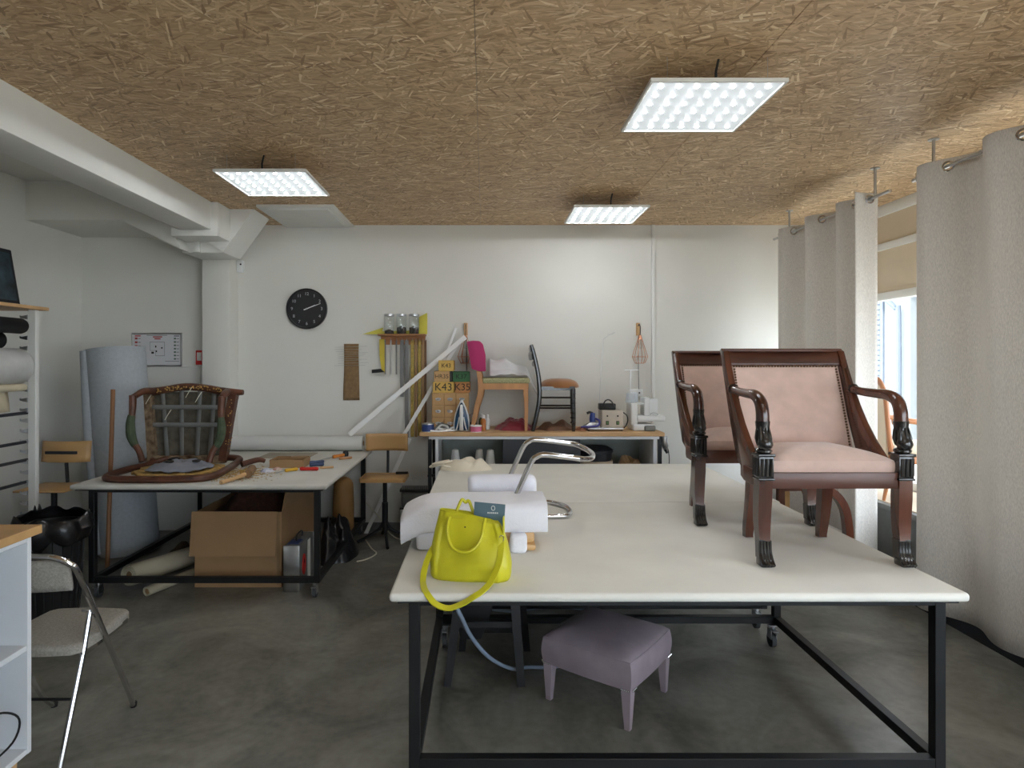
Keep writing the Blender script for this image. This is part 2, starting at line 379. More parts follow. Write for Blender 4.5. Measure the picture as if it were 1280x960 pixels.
# outside: street and facades
M_street = mat('street', C(200, 196, 188), .8, var=.08)
M_fac = mat('render_facade', C(132, 138, 140), .8, var=.05)
M_fac2 = mat('blue_grey_paint', C(98, 108, 122), .6, var=.05)
M_slate = mat('slate', C(84, 98, 120), .6, var=.15)
struct(B().box(-20, 40, -30, 45, -.45, -.21).out('street_ground', M_street))
fb = thing('house', 'pale rendered house across the street with slatted shutter', 'building', (9.0, 15, -.15))
B().box(9, 14, 13.2, 30, -.15, 3.35).out('wall', M_fac, fb, True)
B().box(8.75, 9.05, 12.9, 30, 3.35, 3.62, .02).out('cornice', M_fac, fb, True)
B().prism([(8.8, 3.62), (14, 3.62), (14, 8), (11.2, 7.5)], 'y', 13.0, 30).out('roof', M_fac, fb, True)
for k in range(26):
    B().box(8.95, 8.99, 14.15, 15.3, .3+k*.115, .3+k*.115+.1, .01, 1).out('shutter_slat', M_fac2, fb, True)
B().box(8.96, 9.0, 14.05, 14.15, .2, 3.3).box(8.96, 9.0, 15.3, 15.4, .2, 3.3).out('shutter_frame', M_fac2, fb, True)
B().tube([(8.7, 13.9, 3.3), (8.75, 13.6, 3.0), (8.85, 13.45, 2.8), (8.88, 13.4, 2.6), (8.88, 13.4, -.1)], .055, 8, sub=3).out('downpipe', M_fac2, fb, True)
fb2 = thing('house', 'white house with steep slate roof seen past the curtain', 'building', (9.3, 10.5, -.15))
B().box(9.3, 14, 3, 12.85, -.15, 3.6).out('wall', M_fac, fb2, True)
B().prism([(9.2, 3.6), (13.8, 3.6), (13.8, 7.6), (11.0, 7.6)], 'y', 3, 12.86).out('roof', M_slate, fb2, True)
for k in range(12):
    B().box(9.1+k*.15, 9.3+k*.15, 10.5, 12.87, 3.62+k*.33, 3.70+k*.33).out('slate_course', M_slate, fb2, True)
B().cyl((9.18, 12.75, -.1), (9.18, 12.75, 3.7), .07, n=8).out('downpipe', M_fac2, fb2, True)
B().box(9.25, 9.32, 6, 7.2, .4, 2.4).box(9.25, 9.32, 9, 10.2, .4, 2.4).out('shutter', M_fac2, fb2, True)

# ------------------------------------------------------------------ LED panels
def led_panel(loc, label):
    t = thing('ceiling_light', label, 'ceiling light', loc, 0, 'square LED panels hung from the board ceiling')
    f = B(); h = .3
    for a in ((-h, h, -h, -h+.014), (-h, h, h-.014, h), (-h, -h+.014, -h+.014, h-.014), (h-.014, h, -h+.014, h-.014)): f.box(*a, -.006, .012, .002, 1)
    f.out('frame', M_white, t)
    B().box(-h+.014, h-.014, -h+.014, h-.014, .0, .008).out('diffuser', M_diff, t)
    B().box(-h+.01, h-.01, -h+.01, h-.01, .009, .016).out('back_plate', M_white, t)
    l0 = None
    for i in range(7):
        for j in range(6):
            x, y = (i-3)*.0795, (j-2.5)*.094
            if l0 is None:
                l0 = B().lathe([(.0105, .0), (.0085, -.004), (.004, -.006), (0, -.0065)], n=8).out('led', M_led, t); l0.location = (x, y, 0)
            else: rep(l0, t, (x, y, 0))
    for sx_ in (-1, 1):
        for sy in (-1, 1): B().cyl((sx_*.22, sy*.27, .012), (sx_*.22, sy*.27, CEIL-loc[2]), .0012, n=5).cyl((sx_*.22, sy*.27, .012), (sx_*.22, sy*.27, .022), .005, n=8).out('suspension_wire', M_zinc, t)
    B().tube([(0, -.25, .016), (.0, -.252, .06), (.012, -.25, CEIL-loc[2])], .006, 6).out('power_cable', M_plastic_b, t)
    return t
led_panel((1.0, .75, 2.87), 'added unseen square LED panel above the camera, lighting the front of the room')  # added lamp, out of view, put in to brighten the room
led_panel((1.02, 3.005, 2.87), 'large bright square LED panel nearest the camera, right of centre')
led_panel((1.0, 5.2, 2.87), 'small-looking square LED panel closest to the back wall')
led_panel((-1.44, 4.285, 2.87), 'square LED panel hanging at left beside the white beam')

# ------------------------------------------------------------------ curtains and rods
RX, RZ = 2.69, 2.785
def rod(y0, y1, brs, label):
    t = thing('curtain_rod', label, 'curtain rod', (RX, (y0+y1)/2, RZ), 0, 'ceiling-hung curtain rods')
    B().cyl((RX, y0, RZ), (RX, y1, RZ), .011, n=10).out('pole', M_steel, t, True)
    for y in brs: B().cyl((RX, y, RZ), (RX, y, CEIL-.006), .009, n=8).lathe([(.03, -.006), (.03, 0)], (RX, y, CEIL), 12).out('bracket', M_steel, t, True)
rod(4.14, 5.8, (4.30, 5.51), 'thin steel rod carrying the far curtain, fixed to the ceiling')
rod(1.75, 3.92, (2.4, 3.74), 'thin steel rod carrying the near curtain at the right edge')
def curtain(y0, y1, half, label, seed, amp=.072, flap=0):
    t = thing('curtain', label, 'curtain', (RX, (y0+y1)/2, .17), 0, 'taupe eyelet curtains at the shop window')
    n = int(round((y1-y0)/half)); L = y1-y0
    def f(u, v):
        v = v/.6*.95 if v < .6 else .95+(v-.6)/.4*.05
        z = .17+v*(2.83-.17); y = y0+u*L
        yy = y+.02*math.sin(u*9+seed)*(1-v)
        ph = (y-y0)/half*PI
        a = amp*(.75+.25*v)*(1+.35*math.sin(u*13+seed*2)*(1-v))
        x = RX+a*math.sin(ph)+.02*(1-v)*mnoise.noise(Vector((y*2.2+seed, z*.6, 0)))
        if flap and u < .06: tt = 1-u/.06; xe = RX+amp*math.sin(.06*L/half*PI); x = xe-(flap+xe-RX)*tt; yy = y0+.06*L-.03*tt+.012*math.sin(tt*PI)
        return Vector((x, yy, z+.006*mnoise.noise(Vector((y*3, 0, seed)))))
    dr = B().grid(f, 26*n, 42)
    kill = []
    for fc_ in dr.bm.faces:
        c_ = fc_.calc_center_median()
        if abs(c_.z-RZ) < .025:
            for k in range(1 if flap else 0, n+1):
                yk = y0+k*half+(.03 if k == 0 else -.03 if k == n else 0)
                if ((c_.y-yk)*1.35)**2+(c_.z-RZ)**2 < .0235**2: kill.append(fc_); break
    bmesh.ops.delete(dr.bm, geom=kill, context='FACES')
    dr.out('drape', M_curt, t, True, sharp=180, solid=.003)
    g = None
    for k in range(n+1):
        y = y0+k*half
        if k in (0, n): y += .03*(1 if k == 0 else -1)
        sl = 1 if k % 2 == 0 else -1
        d = Vector((amp*PI/half*sl, 1, 0)).normalized()
        ax = Vector((-d.y, d.x, 0))
        if flap and k == 0: d = Vector((1, 0, 0)); y = y0+.06*L-.012; y_ = y0
        c = [(Vector((RX, y, RZ))+(d*math.cos(a)+Vector((0, 0, 1))*math.sin(a))*.027+Vector((amp*PI/half*sl*(0 if flap and k == 0 else y-(y0+k*half)), 0, 0))) for a in [2*PI*q/16 for q in range(16)]]
        B().tube(c, .0065, 6, closed=True).out('eyelet', M_chrome, t, True)
curtain(4.29, 5.66, .228, 'taupe eyelet curtain hanging nearest the back wall', 1.3, flap=.115)
curtain(1.85, 3.87, .253, 'grey-taupe eyelet curtain at the right edge nearest the camera', 4.1)

# ------------------------------------------------------------------ work tables
def caster(t, x, y, z):
    c = B().box(x-.03, x+.03, y-.03, y+.03, z-.006, z).cyl((x, y, z-.03), (x, y, z), .014, n=10).box(x-.017, x-.013, y-.022, y+.03, z-.085, z-.025, .001, 1).box(x+.013, x+.017, y-.022, y+.03, z-.085, z-.025, .001, 1).box(x-.015, x+.015, y-.045, y-.02, z-.035, z-.028).out('caster', M_zinc, t)
    B().cyl((x-.012, y+.008, .04), (x+.012, y+.008, .04), .04, n=16).out('wheel', M_rubber, c)
def work_table(label, x0, x1, y0, y1, inset, canvas, H=.80, rail=.155, dx=0, rear=.05):
    t = thing('work_table', label, 'table', ((x0+x1)/2, (y0+y1)/2, 0), 0, 'padded work tables on black steel frames')
    a, b = (x1-x0)/2, (y1-y0)/2
    o = B().box(-a, a, -b, b, H-.034, H, .014, 3).out('padded_top', canvas, t)
    B().box(-a+.03, a-.03, -b+.02, b-.02, H-.0425, H-.0345).out('board', M_black, t)
    la, lb = a-inset, b-.05; W = .04; Z0 = H-.0425; lbr = b-rear
    legs = [(dx+sx_*la, y) for sx_ in (-1, 1) for y in (-lb, lbr)]
    for x, y in legs:
        B().box(x-W/2, x+W/2, y-W/2, y+W/2, rail-W/2, Z0, .002, 1).out('leg', M_black, t)
        caster(t, x*.97, y*.97, rail-W/2)
    for yr_ in (-lb, lbr):
        B().box(dx-la+W/2, dx+la-W/2, yr_-W/2, yr_+W/2, rail-W/2, rail+W/2, .002, 1).out('bottom_rail', M_black, t)
        B().box(dx-la+W/2, dx+la-W/2, yr_-W/2, yr_+W/2, Z0-.014, Z0, .002, 1).out('top_rail', M_black, t)
    for sx_ in (-1, 1):
        B().box(dx+sx_*la-W/2, dx+sx_*la+W/2, -lb+W/2, lbr-W/2, rail-W/2, rail+W/2, .002, 1).out('bottom_rail', M_black, t)
        B().box(dx+sx_*la-W/2, dx+sx_*la+W/2, -lb+W/2, lbr-W/2, Z0-.014, Z0, .002, 1).out('top_rail', M_black, t)
    return t
TZ = .80
work_table('large cream-topped work table in the foreground carrying the yellow bag', -.352, 1.782, 2.285, 3.785, .09, M_canvas, rear=.16)
work_table('cream-topped work table butted behind the foreground table', -.36, 1.80, 3.79, 5.2, .09, M_canvas)
work_table('stained grey-topped work table at left with stripped armchair on it', -2.86, -1.09, 4.29, 6.03, .105, M_canvas2, rail=.135, dx=.03)

# ------------------------------------------------------------------ pink armchairs
def armchair(loc, label, rz=0):
    t = thing('armchair', label, 'armchair', loc, rz, 'matching pink mahogany armchairs on the work tables')
    for s in (-1, 1):
        # front leg
        B().tube([(s*.29, -.195, .365), (s*.291, -.19, .28), (s*.292, -.186, .18), (s*.291, -.192, .10), (s*.29, -.203, .03)], [.027, .028, .026, .022, .02], 4, sub=3, up=(0, 1, 0)).out('front_leg', M_mahog, t)
        p = B()
        for k in range(4):
            x = s*.29+(k-1.5)*.0125
            p.tube([(x, -.212, .105), (x, -.214, .06), (x, -.228, .028), (x*1.0, -.246, .011)], [.0075, .009, .0105, .0105], 8, sub=3)
        p.box(s*.29-.025, s*.29+.025, -.238, -.178, 0, .035, .006).tube([(s*.29, -.195, .03), (s*.29, -.19, .108)], [.023, .0235], 4, up=(0, 1, 0))
        p.out('paw_foot', M_ebony, t)
        # fluted block
        q = B().box(s*.29-.031, s*.29+.031, -.226, -.164, .362, .462, .003)
        for k in range(3):
            x = s*.29+(k-1)*.0185
            q.tube([(x, -.226, .375), (x, -.227, .448)], .0075, 8); q.tube([(s*.321, -.195+(k-1)*.0185, .375), (s*.321, -.195+(k-1)*.0185, .448)], .0075, 8)
        q.box(s*.29-.036, s*.29+.036, -.231, -.159, .455, .468, .003).box(s*.29-.034, s*.29+.034, -.229, -.161, .357, .366, .002)
        q.out('carved_block', M_ebony, t)
        # carved scroll post
        q = B().tube([(s*.29, -.195, .466), (s*.29, -.20, .485), (s*.29, -.21, .505), (s*.29, -.20, .53), (s*.29, -.19, .56), (s*.29, -.188, .60)], [.028, .022, .032, .029, .026, .03], 12, sub=4)
        q.lathe([(.024, 0), (.034, .006), (.034, .014), (.026, .02)], (s*.29, -.197, .468), 14)
        for k in range(8):
            a = k*PI/4
            q.tube([(s*.29+.027*math.cos(a), -.205+.027*math.sin(a), .50), (s*.29+.030*math.cos(a), -.196+.03*math.sin(a), .53), (s*.29+.024*math.cos(a), -.19+.024*math.sin(a), .575)], [.004, .007, .004], 6, sub=2)
        q.out('carved_post', M_ebony, t)
        # arm
        B().tube([(s*.29, -.188, .598), (s*.29, -.186, .64), (s*.29, -.165, .682), (s*.289, -.11, .705), (s*.287, -.03, .708), (s*.284, .07, .712), (s*.281, .165, .722)], [.027, .0265, .026, .024, .021, .019, .021], 12, sub=4).out('arm', M_mahog, t)
        B().lathe([(.018, 0), (.026, .006), (.022, .016)], (0, 0, 0), 12, Matrix.Translation((s*.283, .128, .7195)) @ Matrix.Rotation(-PI/2, 4, 'X')).out('arm_rosette', M_ebony, t)
        # swept stile
        front = [(.232, .90), (.195, .82), (.15, .735), (.098, .65), (.04, .57), (-.03, .495), (-.10, .435), (-.14, .405)]
        back = [(-.14, .375), (.0, .365), (.07, .40), (.105, .47), (.145, .56), (.185, .66), (.225, .77), (.262, .87), (.28, .905), (.262, .915)]
        B().prism(front+back, 'x', s*.265, s*.295, .003).out('stile', M_mahog, t)
        # rear leg
        B().tube([(s*.172, .172, .39), (s*.172, .178, .28), (s*.174, .195, .16), (s*.178, .22, .05), (s*.178, .225, .015), (s*.178, .225, .001)], [.028, .0265, .024, .02, .0185, .0185], 4, sub=3, up=(0, 1, 0)).out('rear_leg', M_mahog, t)
        # side rail
        B().prism([(s*.278, -.18), (s*.312, -.18), (s*.30, -.02), (s*.265, .10), (s*.215, .20), (s*.145, .20), (s*.205, .12), (s*.25, .02), (s*.268, -.03)], 'z', .322, .388, .002).out('side_rail', M_mahogx, t)
    B().box(-.262, .262, -.215, -.185, .322, .388, .002).out('front_rail', M_mahogx, t)
    B().box(-.145, .145, .165, .195, .33, .388, .002).out('rear_rail', M_mahogx, t)
    # crest rail, bowed back
    def crest(u, v):
        x = -.268+u*.536; yb = .03*(1-(x/.268)**2); a = v*2*PI
        zc = .868+.0; h, d = .038, .017
        cs, sn = math.cos(a), math.sin(a)
        qx = math.copysign(abs(cs)**.5, cs)*d; qz = math.copysign(abs(sn)**.5, sn)*h
        return Vector((x, .247+yb+qx+qz*.42, zc+qz))
    B().grid(crest, 20, 17).out('crest_rail', M_mahogx, t)
    B().box(-.29, .29, .24, .285, .897, .914, .006).out('crest_cap', M_mahogx, t)
    # padded back
    def pan(u, v):
        x = -.262+u*.524; z = .43+v*(.838-.43)
        e = min(min(u, 1-u)*10, min(v, 1-v)*10, 1)
        y = .105+(.235-.105)*v**1.15+.028*(1-(x/.262)**2)-.014*math.sqrt(max(e, 0))
        return Vector((x, y, z))
    def panb(u, v): p = pan(u, v); p.y = .12+(.25-.12)*v**1.15+.028*(1-(p.x/.262)**2)+.012; return p
    B().grid(pan, 26, 22).grid(panb, 26, 22).out('back_pad', M_pink, t)
    nh = B()
    def nail(u, v):
        p = pan(u, v); nh.ball((p.x, p.y-.004, p.z), .0058, (1, .6, 1), 6, 4)
    for k in range(36): nail(.03+.94*k/35, .975)
    for k in range(29): nail(.03, .05+.92*k/29); nail(.97, .05+.92*k/29)
    tag(nh.out('nailhead_trim', M_brass, t), kind='stuff')
    # seat cushion
    def seat(u, v):
        a = u*2*PI; r = v
        cs, sn = math.cos(a), math.sin(a)
        q = 1/max(abs(cs), abs(sn)); k = .93
        X = cs*(q*k+(1-k)); Yv = sn*(q*k+(1-k))
        yy = -.035+Yv*.165*r
        w_ = .262-(yy+.2)*.12
        x = X*w_*r
        z = .486-.052*(r**2.6) if r < .9 else .486-.052*.76-(r-.9)*.15
        return Vector((x, yy, z+.004))
    def seatside(u, v):
        p = seat(u, 1.0); return Vector((p.x*(1+.02*math.sin(v*PI)), (p.y+.035)*(1+.02*math.sin(v*PI))-.035, .386+v*(p.z-.386)))
    B().grid(seat, 48, 12, True).grid(seatside, 48, 6, True).out('seat_cushion', M_pink, t, sharp=60)
    return t
ac = armchair((1.455, 2.805, TZ), 'pink upholstered mahogany armchair in front, standing on the foreground table')
dup(ac, (1.408, 3.452, TZ), None, 'pink mahogany armchair half hidden behind the nearer pink armchair')

# ------------------------------------------------------------------ lilac footstool
def footstool():
    t = thing('footstool', 'square lilac leather footstool with tapered legs under the table', 'footstool', (.607, 3.09, 0), math.radians(54-90+ -2))
    h = .205
    def top(u, v):
        a = u*2*PI; cs, sn = math.cos(a), math.sin(a); q = 1/max(abs(cs), abs(sn))
        k = .9; X = cs*(q*k+(1-k)*1.0); Y = sn*(q*k+(1-k)*1.0)
        if v < .5: r = v*2; return Vector((X*.235*r, Y*.235*r, .355-.035*r**3-.012*(r**10)))
        r = (v-.5)*2; g = .235+.008*math.sin(r*PI)
        return Vector((X*g, Y*g, .308-(.308-.182)*r))
    def bot(u, v): p = top(u, 1.0); return Vector((p.x*v, p.y*v, .182))
    B().grid(top, 56, 25, True).grid(bot, 56, 3, True).out('padded_seat', M_lilac, t, sharp=60)
    sm = B(); pts = [top(k/56, .5)*1.0 for k in range(56)]
    sm.tube([p+Vector((0, 0, .001)) for p in pts], .0022, 5, closed=True).out('seam_piping', M_lilac, t)
    for sx_ in (-1, 1):
        for sy in (-1, 1):
            B().tube([(sx_*.205, sy*.205, .186), (sx_*.207, sy*.207, 0)], [.024, .0125], 4, up=(1, 0, 0)).out('leg', M_lilacp, t)
            n = B()
            for k in range(5):
                n.ball((sx_*.205+(k-2)*.009, sy*.238, .187), .0046, n=6, m=4); n.ball((sx_*.238, sy*.205+(k-2)*.009, .187), .0046, n=6, m=4)
            n.out('nail_row', M_chrome, t)['kind'] = 'stuff'
footstool()

# ------------------------------------------------------------------ yellow handbag
def handbag():
    t = thing('handbag', 'bright yellow leather handbag slumped on the foreground table edge', 'bag', (-.055, 2.47, TZ), math.radians(-8))
    secs = [(0, .150, .062, 0, 0), (.012, .158, .07, 0, 0), (.06, .160, .072, .0, .0), (.12, .152, .062, -.004, .008), (.18, .138, .045, -.008, .02), (.225, .125, .03, -.012, .035), (.25, .118, .02, -.016, .05)]
    def side(u, v):
        i = min(int(v*(len(secs)-1)), len(secs)-2); f = v*(len(secs)-1)-i
        z, a, b, ox, oy = [secs[i][k]*(1-f)+secs[i+1][k]*f for k in range(5)]
        an = u*2*PI; cs, sn = math.cos(an), math.sin(an)
        X = math.copysign(abs(cs)**.55, cs)*a; Y = math.copysign(abs(sn)**.6, sn)*b
        w_ = .012*mnoise.noise(Vector((X*11, Y*9, z*7)))+.009*math.sin(X*34+z*26)*max(0, min(1, z*7))*(1-v)+.006*abs(mnoise.noise(Vector((X*30, 2, z*16))))
        if Y < 0 and abs(X) < a*.8: Y += w_*1.5
        zz = z-(.04*max(0, X)/.12*min(1, max(0, (v-.6)/.4)))-.012*(1-abs(X/a))*(v > .9)
        return Vector((X+ox, Y+oy, zz))
    B().grid(side, 72, 22, True).grid(lambda u, v: Vector((side(u, 0).x*v, side(u, 0).y*v, .0005)), 72, 3, True).out('body', M_yellow, t, sharp=70, solid=.003)
    B().tube([side(k/72, 1.0) for k in range(72)], .003, 5, closed=True).out('rim', M_yellow, t)
    for (dy, xs_, zz) in ((-.035, (-.085, .052), .128), (.065, (-.07, .0), .275)):
        a, b = xs_
        pt = [(a, dy+.03, .232), (a-.002, dy-.004, .20), (a+.004, dy-.02, .165), (a+.022, dy-.036, .135), (a+.05, dy-.044, .121), (b-.05, dy-.044, .121), (b-.022, dy-.036, .138), (b-.003, dy-.02, .17), (b+.002, dy-.004, .20), (b+.004, dy+.03, .232)] if dy < 0 else \
             [(a, dy, .24), (a+.02, dy+.01, .285), ((a+b)/2, dy+.012, zz), (b-.02, dy+.01, .28), (b, dy, .235)]
        B().tube(pt, .0065, 8, sub=6).out('handle', M_yellow, t)
    # shoulder strap drooping over the table edge
    st = [(-.118, .0, .16), (-.155, -.03, .10), (-.168, -.07, .055), (-.166, -.115, .02), (-.15, -.165, .006), (-.13, -.198, -.004), (-.095, -.222, -.028), (-.045, -.226, -.040), (.005, -.21, -.026), (.045, -.196, -.004), (.072, -.165, .008), (.098, -.12, .03), (.118, -.08, .075), (.125, -.05, .12), (.122, -.02, .15)]
    B().tube(st, .5, 4, sub=6, flat=(.005, .023), up=(0, -.45, 1)).out('shoulder_strap', M_yellow, t)
    B().tube([(.124+.009*math.cos(a), -.02, .16+.012*math.sin(a)) for a in [k*PI/6 for k in range(12)]], .002, 6, closed=True).cyl((.124, -.022, .10), (.124, -.022, .15), .004, n=8).tube([(.122+.008*math.cos(a), -.035, .09+.014*math.sin(a)) for a in [k*PI/6 for k in range(12)]], .002, 6, closed=True).out('metal_clip', M_chrome, t)
    B().box(.126, .132, .0, .03, .165, .238, .002, 1).out('zip_tab', M_yellow, t)
    B().lathe([(.003, 0), (.003, .002), (0, .003)], (0, 0, 0), 8, Matrix.Translation((-.018, -.032, .203)) @ Matrix.Rotation(PI/2, 4, 'X')).out('stud', M_ink, t)
    bt = B().box(-.01, .115, .046, .05, .17, .285, .001, 1, Matrix.Rotation(.06, 4, 'Y')).out('booklet_tmp', mat('teal_card', C(92, 116, 128), .4, var=.08), None)
    bt.name = 'booklet'; bt.location = t.location+Vector((.0, .0, .0)); bt.rotation_euler = t.rotation_euler
    tag(bt, 'teal booklet with pale ring emblem poking out of yellow handbag', 'booklet')
    c = Vector((.083, .045, .262)); 
    B().tube([(c.x+.007*math.cos(a), c.y, c.z+.009*math.sin(a)) for a in [k*PI/8 for k in range(16)]], .0013, 5, closed=True).out('ring_emblem', M_white, bt)
    for k in range(6): B().box(.060+k*.0075, .065+k*.0075, .0447, .0452, .240, .2455).out('print_mark', M_white, bt)
    return t
handbag()

# ------------------------------------------------------------------ chrome chair in wadding
def chrome_chair():
    t = thing('tubular_chair', 'upturned chrome tubular chair wrapped in white wadding behind yellow bag', 'chair', (.1, 3.1, TZ))
    R = .0135
    B().tube([at(637, 640, 3.0), at(642, 627, 3.0), at(663, 580, 3.0), at(671, 571, 3.0), at(682, 568.5, 3.0), at(715, 572, 3.0), at(732, 574, 3.04), at(741, 571, 3.14), at(738, 565, 3.27), at(722, 556.5, 3.4), at(705, 553.5, 3.42), at(671, 549.5, 3.42), at(661, 552, 3.42), at(653, 561, 3.42), at(637, 597, 3.42), at(627, 620, 3.42)], R, 12, sub=5).out('chrome_base', M_chrome, t, True)
    z = TZ+R+.001
    B().tube([(.20, 3.72, z), (.31, 3.72, z), (.40, 3.70, z), (.465, 3.60, z), (.475, 3.47, z), (.455, 3.40, z), (.42, 3.375, z), (.33, 3.37, z), (.2, 3.37, z)], R, 12, sub=5).out('chrome_arm', M_chrome, t, True)
    # plywood shell under the wadding
    B().box(-.18, .23, 2.80, 3.16, TZ, TZ+.03, .012).box(-.175, .225, 2.805, 3.15, TZ+.03, TZ+.085, .02).out('seat_shell', M_oak, t, True)
    # draped wadding sheet
    def sheet(u, v):
        a = v*2*PI
        x = -.375+u*.655
        dr = .05*max(0, (.18-u)/.18)**1.5
        cs, sn = math.cos(a), math.sin(a)
        yy = 2.93+math.copysign(abs(cs)**.45, cs)*.16; zz = .947-dr+math.copysign(abs(sn)**.45, sn)*.072
        yy += .012*mnoise.noise(Vector((x*5, zz*9, 3))); zz += .008*mnoise.noise(Vector((x*6, yy*7, 8)))
        return Vector((x, yy, zz))
    sh = B().grid(sheet, 34, 33)
    sh.bm.verts.ensure_lookup_table()
    for i in (0, 33): sh.bm.faces.new([sh.bm.verts[i*33+j] for j in range(32)])
    sh.out('wadding_sheet', M_foam, t, True, sharp=70)
    for (x0, x1, y0, y1) in ((-.31, -.13, 2.80, 2.9), (.11, .19, 2.755, 2.83), (-.29, -.15, 3.0, 3.06), (.10, .19, 2.98, 3.05)):
        B().box(x0, x1, y0, y1, TZ, .885, .02, 3).disp(.006, 14, 2, TZ).out('hanging_flap', M_foam, t, True)
    # upper foam cushion
    B().box(-.085, .262, 3.12, 3.22, .93, 1.078, .035, 4).disp(.006, 9, 5).out('foam_cushion', M_foam, t, True, sharp=70)
    B().box(-.07, .25, 3.10, 3.36, TZ, .945, .03, 3).disp(.005, 9, 6, TZ).out('foam_block', M_foam, t, True, sharp=70)
chrome_chair()

# ------------------------------------------------------------------ cloth helpers
def heap(name, label, cat, c, rx, ry, h, m, seed, group=None, fold=7, rz=0):
    def f(u, v):
        a = u*2*PI; r = v
        k = 1+.22*mnoise.noise(Vector((math.cos(a)*1.6, math.sin(a)*1.6, seed)))
        x, y = math.cos(a)*rx*r*k, math.sin(a)*ry*r*k
        n1 = mnoise.noise(Vector((x*fold*1.3+seed, y*fold*1.3, seed))); n2 = abs(mnoise.noise(Vector((x*fold*2.6, y*fold*2.6+seed, 1))))
        z = h*max(0, 1-r**2.6)*(.72+.5*n1)+h*.22*n2*(1-r**4)
        return Vector((x, y, max(.002*(1-r), z) if r < .999 else 0))
    o = B().grid(f, 56, 22, True).out(name, m, None, sharp=180)
    o.location = c; o.rotation_euler = (0, 0, rz)
    return tag(o, label, cat, group)

# cream bag on the rear table
M_cream = mat('cream_cotton', C(226, 216, 196), .9, var=.06, bump=.1)
tb = thing('cotton_bag', 'folded cream cotton bag lying on the far end of rear table', 'bag', (-.15, 4.95, TZ))
B().grid(lambda u, v: Vector((math.cos(u*2*PI)*.21*v, math.sin(u*2*PI)*.13*v, .095*max(0, 1-v**3)*(.8+.45*mnoise.noise(Vector((math.cos(u*6.28)*v*2.5, math.sin(u*6.28)*v*1.6, 4)))))), 48, 16, True).out('folded_cloth', M_cream, tb, sharp=180)
for k in range(2):
    B().tube([(-.12, -.1, .03+k*.03), (-.2, -.13, .05), (-.27, -.1, .03), (-.26, -.03, .03), (-.15, .0, .05)], .009, 8, sub=5).M(Matrix.Translation((.02*k, -.02*k, .02*k))).out('strap', M_cream, tb)

# ------------------------------------------------------------------ under the front tables
M_blkwood = mat('black_stained_wood', C(24, 24, 27), .5, var=.25, stretch=(1, 1, .15))
ds = thing('wooden_stool', 'black wooden stool with splayed legs under the foreground table', 'stool', (.03, 3.37, 0))
for (x, y) in ((-.22, -.19), (.155, -.19), (-.16, .2), (.21, .2)):
    B().tube([(x, y, 0), (x*.72+.005, y*.75, .52)], [.019, .024], 4, up=(0, 1, 0)).out('leg', M_blkwood, ds)
B().bar((-.15, .17, .14), (.2, .17, .14), .02, .05).out('stretcher', M_blkwood, ds)
B().bar((-.2, -.16, .30), (.14, -.16, .30), .02, .03).out('stretcher', M_blkwood, ds)
B().box(-.2, .2, -.18, .19, .52, .555, .012).out('seat', M_blkwood, ds)
B().prism([(-.17, .52), (.06, .52), (.0, .30), (-.05, .17), (-.16, .17), (-.19, .32)], 'y', -.05, -.02, .006).out('hanging_leather', M_blkwood, ds)
M_hose = mat('blue_grey_hose', C(135, 150, 168), .4)
hz = .011
hs = B().tube([(-.20, 3.0, .74), (-.17, 2.78, .72), at(570, 756, 2.72), at(577, 772, 2.75), at(590, 797, 2.9), at(612, 822, 3.05), at(640, 836, 3.2), (.23, 3.33, .02), (.40, 3.36, hz), (.55, 3.52, hz), (.70, 3.9, hz), (.66, 4.12, hz), (.4, 4.16, hz), (.15, 4.1, hz), (-.1, 4.2, hz)], .0095, 8, sub=6).out('air_hose', M_hose)
tag(hs, 'blue-grey air hose looping from table edge to the floor', 'hose')

# tray hung below rear table
tr = B().box(.25, .75, 3.95, 4.3, .655, .727, .02).out('tool_tray', M_dark)
tag(tr, 'dark shallow tray fixed under the rear work table', 'tray')

# ------------------------------------------------------------------ LEFT TABLE: stripped armchair lying on its back
M_walnut = mat('worn_walnut', C(78, 44, 30), .45, var=.35, scale=12, col2=C(104, 62, 42))
M_web = mat('grey_webbing', C(112, 114, 112), .85, var=.15, bump=.2, bscale=200)
M_burlap = mat('dirty_burlap', C(98, 92, 80), .95, var=.3, scale=18, bump=.3, bscale=250)
M_green = mat('green_velvet', C(70, 82, 62), .9, var=.25, scale=20)
M_straw = mat('straw_trim', C(176, 142, 82), .9, var=.4, scale=30)
M_oldrail = mat('frayed_rail', C(104, 74, 46), .9, var=.5, scale=22, col2=C(150, 130, 104))
sc = thing('stripped_armchair', 'stripped antique armchair lying on its back on the left table, webbing exposed', 'armchair', (-2.33, 4.95, TZ))
